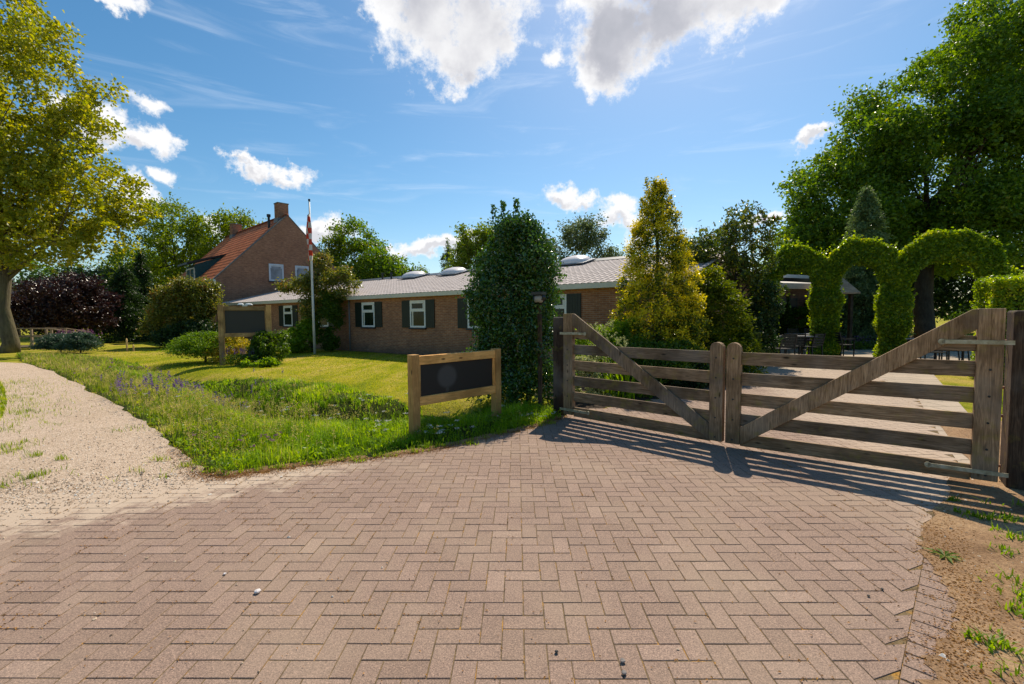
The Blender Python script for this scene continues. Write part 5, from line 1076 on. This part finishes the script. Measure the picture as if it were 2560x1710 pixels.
# ================================================================== GRASS AND FLOWERS (uncountable)
rs = np.random.default_rng(150)
vp = verge_poly
P = sample_poly(vp, 2600, rs, 7.0, 1.5); d = np.hypot(P[:, 0], P[:, 1]); P3 = np.column_stack([P, ground_z(P)])
de = dist_line(P, [q[:2] for q in pave_edge] + [q[:2] for q in path_edge[1:]])
def vnoise(P, sc, sd):
    r_ = np.random.default_rng(sd).uniform(-1, 1, (256, 256)); q = P[:, :2] * sc + 97.3; i = np.floor(q).astype(int); f = q - i; f = f * f * (3 - 2 * f)
    g = lambda a, b: r_[(i[:, 0] + a) % 256, (i[:, 1] + b) % 256]
    return (g(0, 0) * (1 - f[:, 0]) + g(1, 0) * f[:, 0]) * (1 - f[:, 1]) + (g(0, 1) * (1 - f[:, 0]) + g(1, 1) * f[:, 0]) * f[:, 1]
nz = np.sin(P[:, 0] * 1.7 + 1.3 * np.sin(P[:, 1] * 1.1)) * np.sin(P[:, 1] * 1.9 + P[:, 0] * .6); left = np.clip((-P[:, 0] - 3.6) / 5, 0, 1)
tus = vnoise(P, 4.5, 1) * .5 + vnoise(P, 11, 2) * .35 + vnoise(P, 1.3, 3) * .4
hgt = (.055 + .11 * np.clip(de / 1.2, 0, 1)) * np.clip(1 + .3 * nz + .75 * tus, .3, 2.0); keep = rs.uniform(0, 1, len(P)) < np.clip(.3 + de / .35, 0, 1) * np.clip(.52 + 1.0 * tus, .06, 1); 
dl_ = dist_line(P, [q[:2] for q in lawn_edge]); dd = dist_line(P, DITCH); lush = (dd < .9) | (rs.uniform(0, 1, len(P)) < np.maximum(np.clip(1 - dl_ / 1.6, 0, .85), np.clip((P[:, 0] + 3.8) / 1.6, 0, .9)))
hgt = np.where(lush, hgt * .8 + .03, hgt) * np.clip(.6 + dl_ / 2.2, .6, 1) * np.where(dd < 1.3, .75, 1)
hue = np.clip(.45 + .62 * (vnoise(P, 2.1, 5) + .6 * vnoise(P, 7, 6)) + rs.normal(size=len(P)) * .2, 0, 1)
dry = (~lush) & (rs.uniform(0, 1, len(P)) < .04 + .5 * left); wl_ = (~lush) & ~dry
wd_ = .0045 * np.maximum(1, d / 5.5)
for nm, mk_, mt in (('wild_grass', wl_, 'grass_wild'), ('lush_grass', lush, 'grass_lush'), ('dry_grass', dry, 'grass_dry')):
    s_ = mk_ & keep; o = blades(nm, P3[s_], hgt[s_] * (1.35 if nm == 'dry_grass' else 1), wd_[s_] * (.8 if nm == 'dry_grass' else 1.6), mt, None, rs, .95 if nm != 'dry_grass' else .5, rnd=hue[s_]); tag(o, kind='stuff')
# broad herb leaves near the paving edge
P = sample_poly(vp, 620, rs, 6.5, 1.2); P = P[rs.uniform(0, 1, len(P)) < np.clip(.4 + vnoise(P, 2.5, 8) * 1.2, .03, 1)]; P3 = np.column_stack([P, ground_z(P) + rs.uniform(.01, .14, len(P))]); de = dist_line(P, [q[:2] for q in pave_edge]); s_ = rs.uniform(0, 1, len(P)) < np.clip(1.3 - de / 2.5, .25, 1)
o = leaves('meadow_herbs', P3[s_], .05, 'leaf_bright', None, rs, .5, .8); tag(o, kind='stuff')
# seed heads
P = sample_poly(vp, 150, rs, 7.0, 1.2); s_ = (dist_line(P, [q[:2] for q in lawn_edge]) > .6) & (rs.uniform(0, 1, len(P)) < np.clip((-P[:, 0] - 1.6) / 3, .04, 1)); P = P[s_]; hh = rs.uniform(.16, .36, len(P)); 
P3 = np.repeat(np.column_stack([P, ground_z(P) + hh]), 11, 0) + rs.normal(size=(len(P) * 11, 3)) * np.array([.012, .012, .024]); o = leaves('seed_heads', P3, .017, 'grass_dry', None, rs, .5); tag(o, kind='stuff')
o = blades('seed_stalks', np.column_stack([P, ground_z(P)]), hh * 1.12, .0035, 'grass_wild', None, rs, .08); tag(o, kind='stuff')
def flowers(name, cen, n, sx, hr, mat, leaf, per, sph, seed, stem=True):
    rs = np.random.default_rng(seed); P = np.array([cen[:2]]) + rs.normal(size=(n, 2)) * np.array(sx); P = P[in_poly(P, vp)]; n = len(P)
    h_ = rs.uniform(*hr, n); g = ground_z(P)
    T = np.repeat(np.column_stack([P, g + h_]), per, 0) + rs.normal(size=(n * per, 3)) * np.array(sph)
    tag(leaves(name, T, leaf, mat, None, rs, .7, .6), kind='stuff')
    if stem: tag(blades(name + '_stems', np.column_stack([P, g]), h_ * 1.1, .005, 'grass_wild', None, rs, .06), kind='stuff')
flowers('purple_vetch', gr(430, 985), 100, (1.0, .8), (.22, .40), 'petal_purple', .027, 18, (.010, .010, .042), 160)
flowers('purple_vetch', gr(345, 1000), 50, (.7, .6), (.2, .38), 'petal_purple', .027, 18, (.010, .010, .042), 161)
flowers('pink_knapweed', gr(640, 1125), 12, (.35, .18), (.10, .2), 'petal_magenta', .018, 16, (.012, .012, .006), 162)
flowers('pink_knapweed', gr(260, 945), 30, (2.0, 1.0), (.2, .4), 'petal_magenta', .024, 14, (.014, .014, .008), 163)
flowers('yarrow_flowers', gr(860, 1030), 60, (2.2, .9), (.12, .36), 'petal_white', .016, 26, (.022, .022, .004), 164)
flowers('yarrow_flowers', gr(1075, 1095), 16, (.30, .14), (.08, .2), 'petal_white', .015, 26, (.018, .018, .004), 165)
flowers('yarrow_flowers', gr(1340, 1052), 16, (.22, .08), (.06, .12), 'petal_white', .013, 20, (.014, .014, .004), 166)
flowers('yarrow_flowers', gr(480, 1010), 70, (1.8, 1.2), (.14, .36), 'grass_dry', .018, 24, (.02, .02, .008), 167)
flowers('yellow_hawkbit', gr(590, 1012), 26, (.5, .35), (.2, .32), 'petal_yellow', .016, 12, (.010, .010, .004), 168)
# lawn blades: short, only where the lawn is near enough to show them
lp_ = [p[:2] for p in lawn_edge[:-2]] + [(-20, 24), (-12, 24), (-4.5, 19.2), (1.0, 14.6), (-.2, 9.4)]
P = sample_poly(lp_, 1500, rs, 8.0, 2.2); d = np.hypot(P[:, 0], P[:, 1]); o = blades('lawn_grass', np.column_stack([P, ground_z(P) - .012]), .032, .006 * np.maximum(1, d / 8), 'grass_lawn', None, rs, .7); tag(o, kind='stuff')
# grass tufts: on the gravel at the left, in the dirt at the right, along the gateposts
def tufts(name, pts, seed, mat='grass_wild', n=160, r=.12, h=.07, w=.006):
    rs = np.random.default_rng(seed); out = []
    for (x, y, s_) in pts:
        m_ = int(n * s_); out.append(np.column_stack([x + rs.normal(size=m_) * r * s_ * 1.1, y + rs.normal(size=m_) * r * s_ * .8, np.full(m_, .004)]))
    P = np.concatenate(out); P = P[rs.uniform(0, 1, len(P)) < np.clip(.5 + 1.2 * vnoise(P, 9, seed), .05, 1)]; tag(blades(name, P, h, w, mat, None, rs, .9), kind='stuff')
gl = [(0, 960, 3), (18, 975, 3), (30, 995, 2), (8, 1010, 3), (12, 1035, 3), (45, 1035, 2), (20, 1052, 2), (72, 1068, 1.2), (15, 1078, 1), (40, 1115, 1.2), (35, 1130, 1), (82, 1142, .6), (20, 1205, 1.6), (60, 1200, 1.6), (95, 1193, 1), (0, 1212, 1.5), (340, 1180, .7), (300, 1200, .4), (430, 1190, .8), (330, 1075, .8), (155, 1150, .3), (410, 1150, .6), (470, 1165, .6)]
tufts('gravel_weeds', [(*gr(x, y)[:2], s_ * gr(x, y)[1] / 6) for x, y, s_ in gl], 170)
sg = [gr(x, y)[:2] for x, y in ((-400, 925), (-5, 945), (12, 975), (18, 1010), (6, 1045), (-60, 1062), (-420, 1080))]
rs = np.random.default_rng(189); P = sample_poly(sg, 1300, rs); P = P[rs.uniform(0, 1, len(P)) < np.clip(.75 + 1.1 * vnoise(P, 2.5, 77), .1, 1)]
tag(blades('path_side_grass', np.column_stack([P, np.full(len(P), .004)]), .08, .012, 'grass_wild', None, rs, .8), kind='stuff')
rs_ = np.random.default_rng(190); tp = []
for a_, b_ in zip(ee[:-1], ee[1:]):
    for _ in range(int(np.linalg.norm(b_ - a_) * 9)):
        f_ = rs_.uniform(); p_ = a_ + (b_ - a_) * f_ + rs_.normal(size=2) * np.array([.05, .05]); tp.append((p_[0], p_[1] + .03, rs_.uniform(.25, .9)))
tufts('edge_tufts', tp, 191, 'grass_wild', 60, .06, .06, .006); tufts('edge_herbs', tp[::3], 192, 'leaf_bright', 40, .05, .045, .012)
rt_ = [(2385, 1255, .5), (2455, 1262, .5), (2395, 1285, .6), (2440, 1295, .8), (2480, 1300, 1), (2520, 1300, 1), (2490, 1330, .6), (2545, 1350, .8), (2525, 1385, 1.0), (2470, 1440, .4), (2530, 1460, 1.2), (2555, 1500, 1.5), (2550, 1530, 1.2), (2460, 1540, .4), (2480, 1580, .4), (2550, 1640, 1.6), (2430, 1600, .4), (2500, 1620, .5), (2540, 1690, 1.4), (2555, 1270, 1.2)]
tufts('dirt_weeds', [(*gr(x, y)[:2], s_ * .42) for x, y, s_ in rt_], 171, 'leaf_bright', 130, .11, .055, .010)
P = sample_poly([(4.9, 4.4), (6.5, 4.2), (9.0, 7.2), (8.8, 8.6), (5.9, 5.2)], 1400, rs); tag(blades('roadside_grass', np.column_stack([P, np.zeros(len(P))]), .12, .008, 'grass_wild', None, rs, .6), kind='stuff')
# broad leaved rosette by the drive edge
rs = np.random.default_rng(180); b_ = gr(2362, 1394); o = empty('plantain_weed', (b_[0], b_[1], .006), 0, 'flat star of long green weed leaves at the right edge of the brick drive', 'plant')
mb = MB()
for k in range(9):
    a_ = k * .7 + rs.normal() * .1; L_ = rs.uniform(.07, .13); d = np.array([math.cos(a_), math.sin(a_)]); s_ = np.array([-d[1], d[0]]) * .011
    pts = [(0, 0, .004), (*(d * L_ * .5 + s_), .022), (*(d * L_), .010), (*(d * L_ * .5 - s_), .022), (*(d * L_ * .5), .016)]
    mb.add(pts, [(0, 1, 4), (1, 2, 4), (2, 3, 4), (3, 0, 4)])
mb.build('leaves', 'leaf_bright', o)
# pebbles that can be told apart on the drive, fallen leaf sprig
for i, (x, y, r_, mt, lb) in enumerate([(1557, 1659, .012, 'stone', 'small two tone pebble on the brick drive, upper of the near pair'), (1560, 1689, .012, 'stone', 'small two tone pebble on the brick drive, lower of the near pair'), (1391, 1635, .009, 'pebble_dark', 'tiny dark pebble left of the near pair'),
                                  (644, 1485, .017, 'dome', 'flat pale stone lying on the left part of the drive'), (562, 1439, .009, 'dome', 'tiny white pebble behind the flat pale stone'), (2171, 1494, .008, 'pebble_dark', 'tiny dark pebble on the right part of the drive, nearer of two'), (2205, 1477, .008, 'pebble_dark', 'tiny dark pebble on the right part of the drive, farther of two')]):
    bm = bmesh.new(); bmesh.ops.create_icosphere(bm, subdivisions=2, radius=r_); rs = np.random.default_rng(200 + i)
    for v in bm.verts: v.co.z *= .6; v.co += Vector(rs.normal(size=3) * r_ * .06)
    me = bpy.data.meshes.new('pebble'); bm.to_mesh(me); bm.free(); me.materials.append(MT[mt]); o = bpy.data.objects.new('pebble', me); COL.objects.link(o); p = gr(x, y); o.location = (p[0], p[1], .008 + r_ * .5)
    tag(o, lb, 'pebble', 'loose pebbles on the drive')
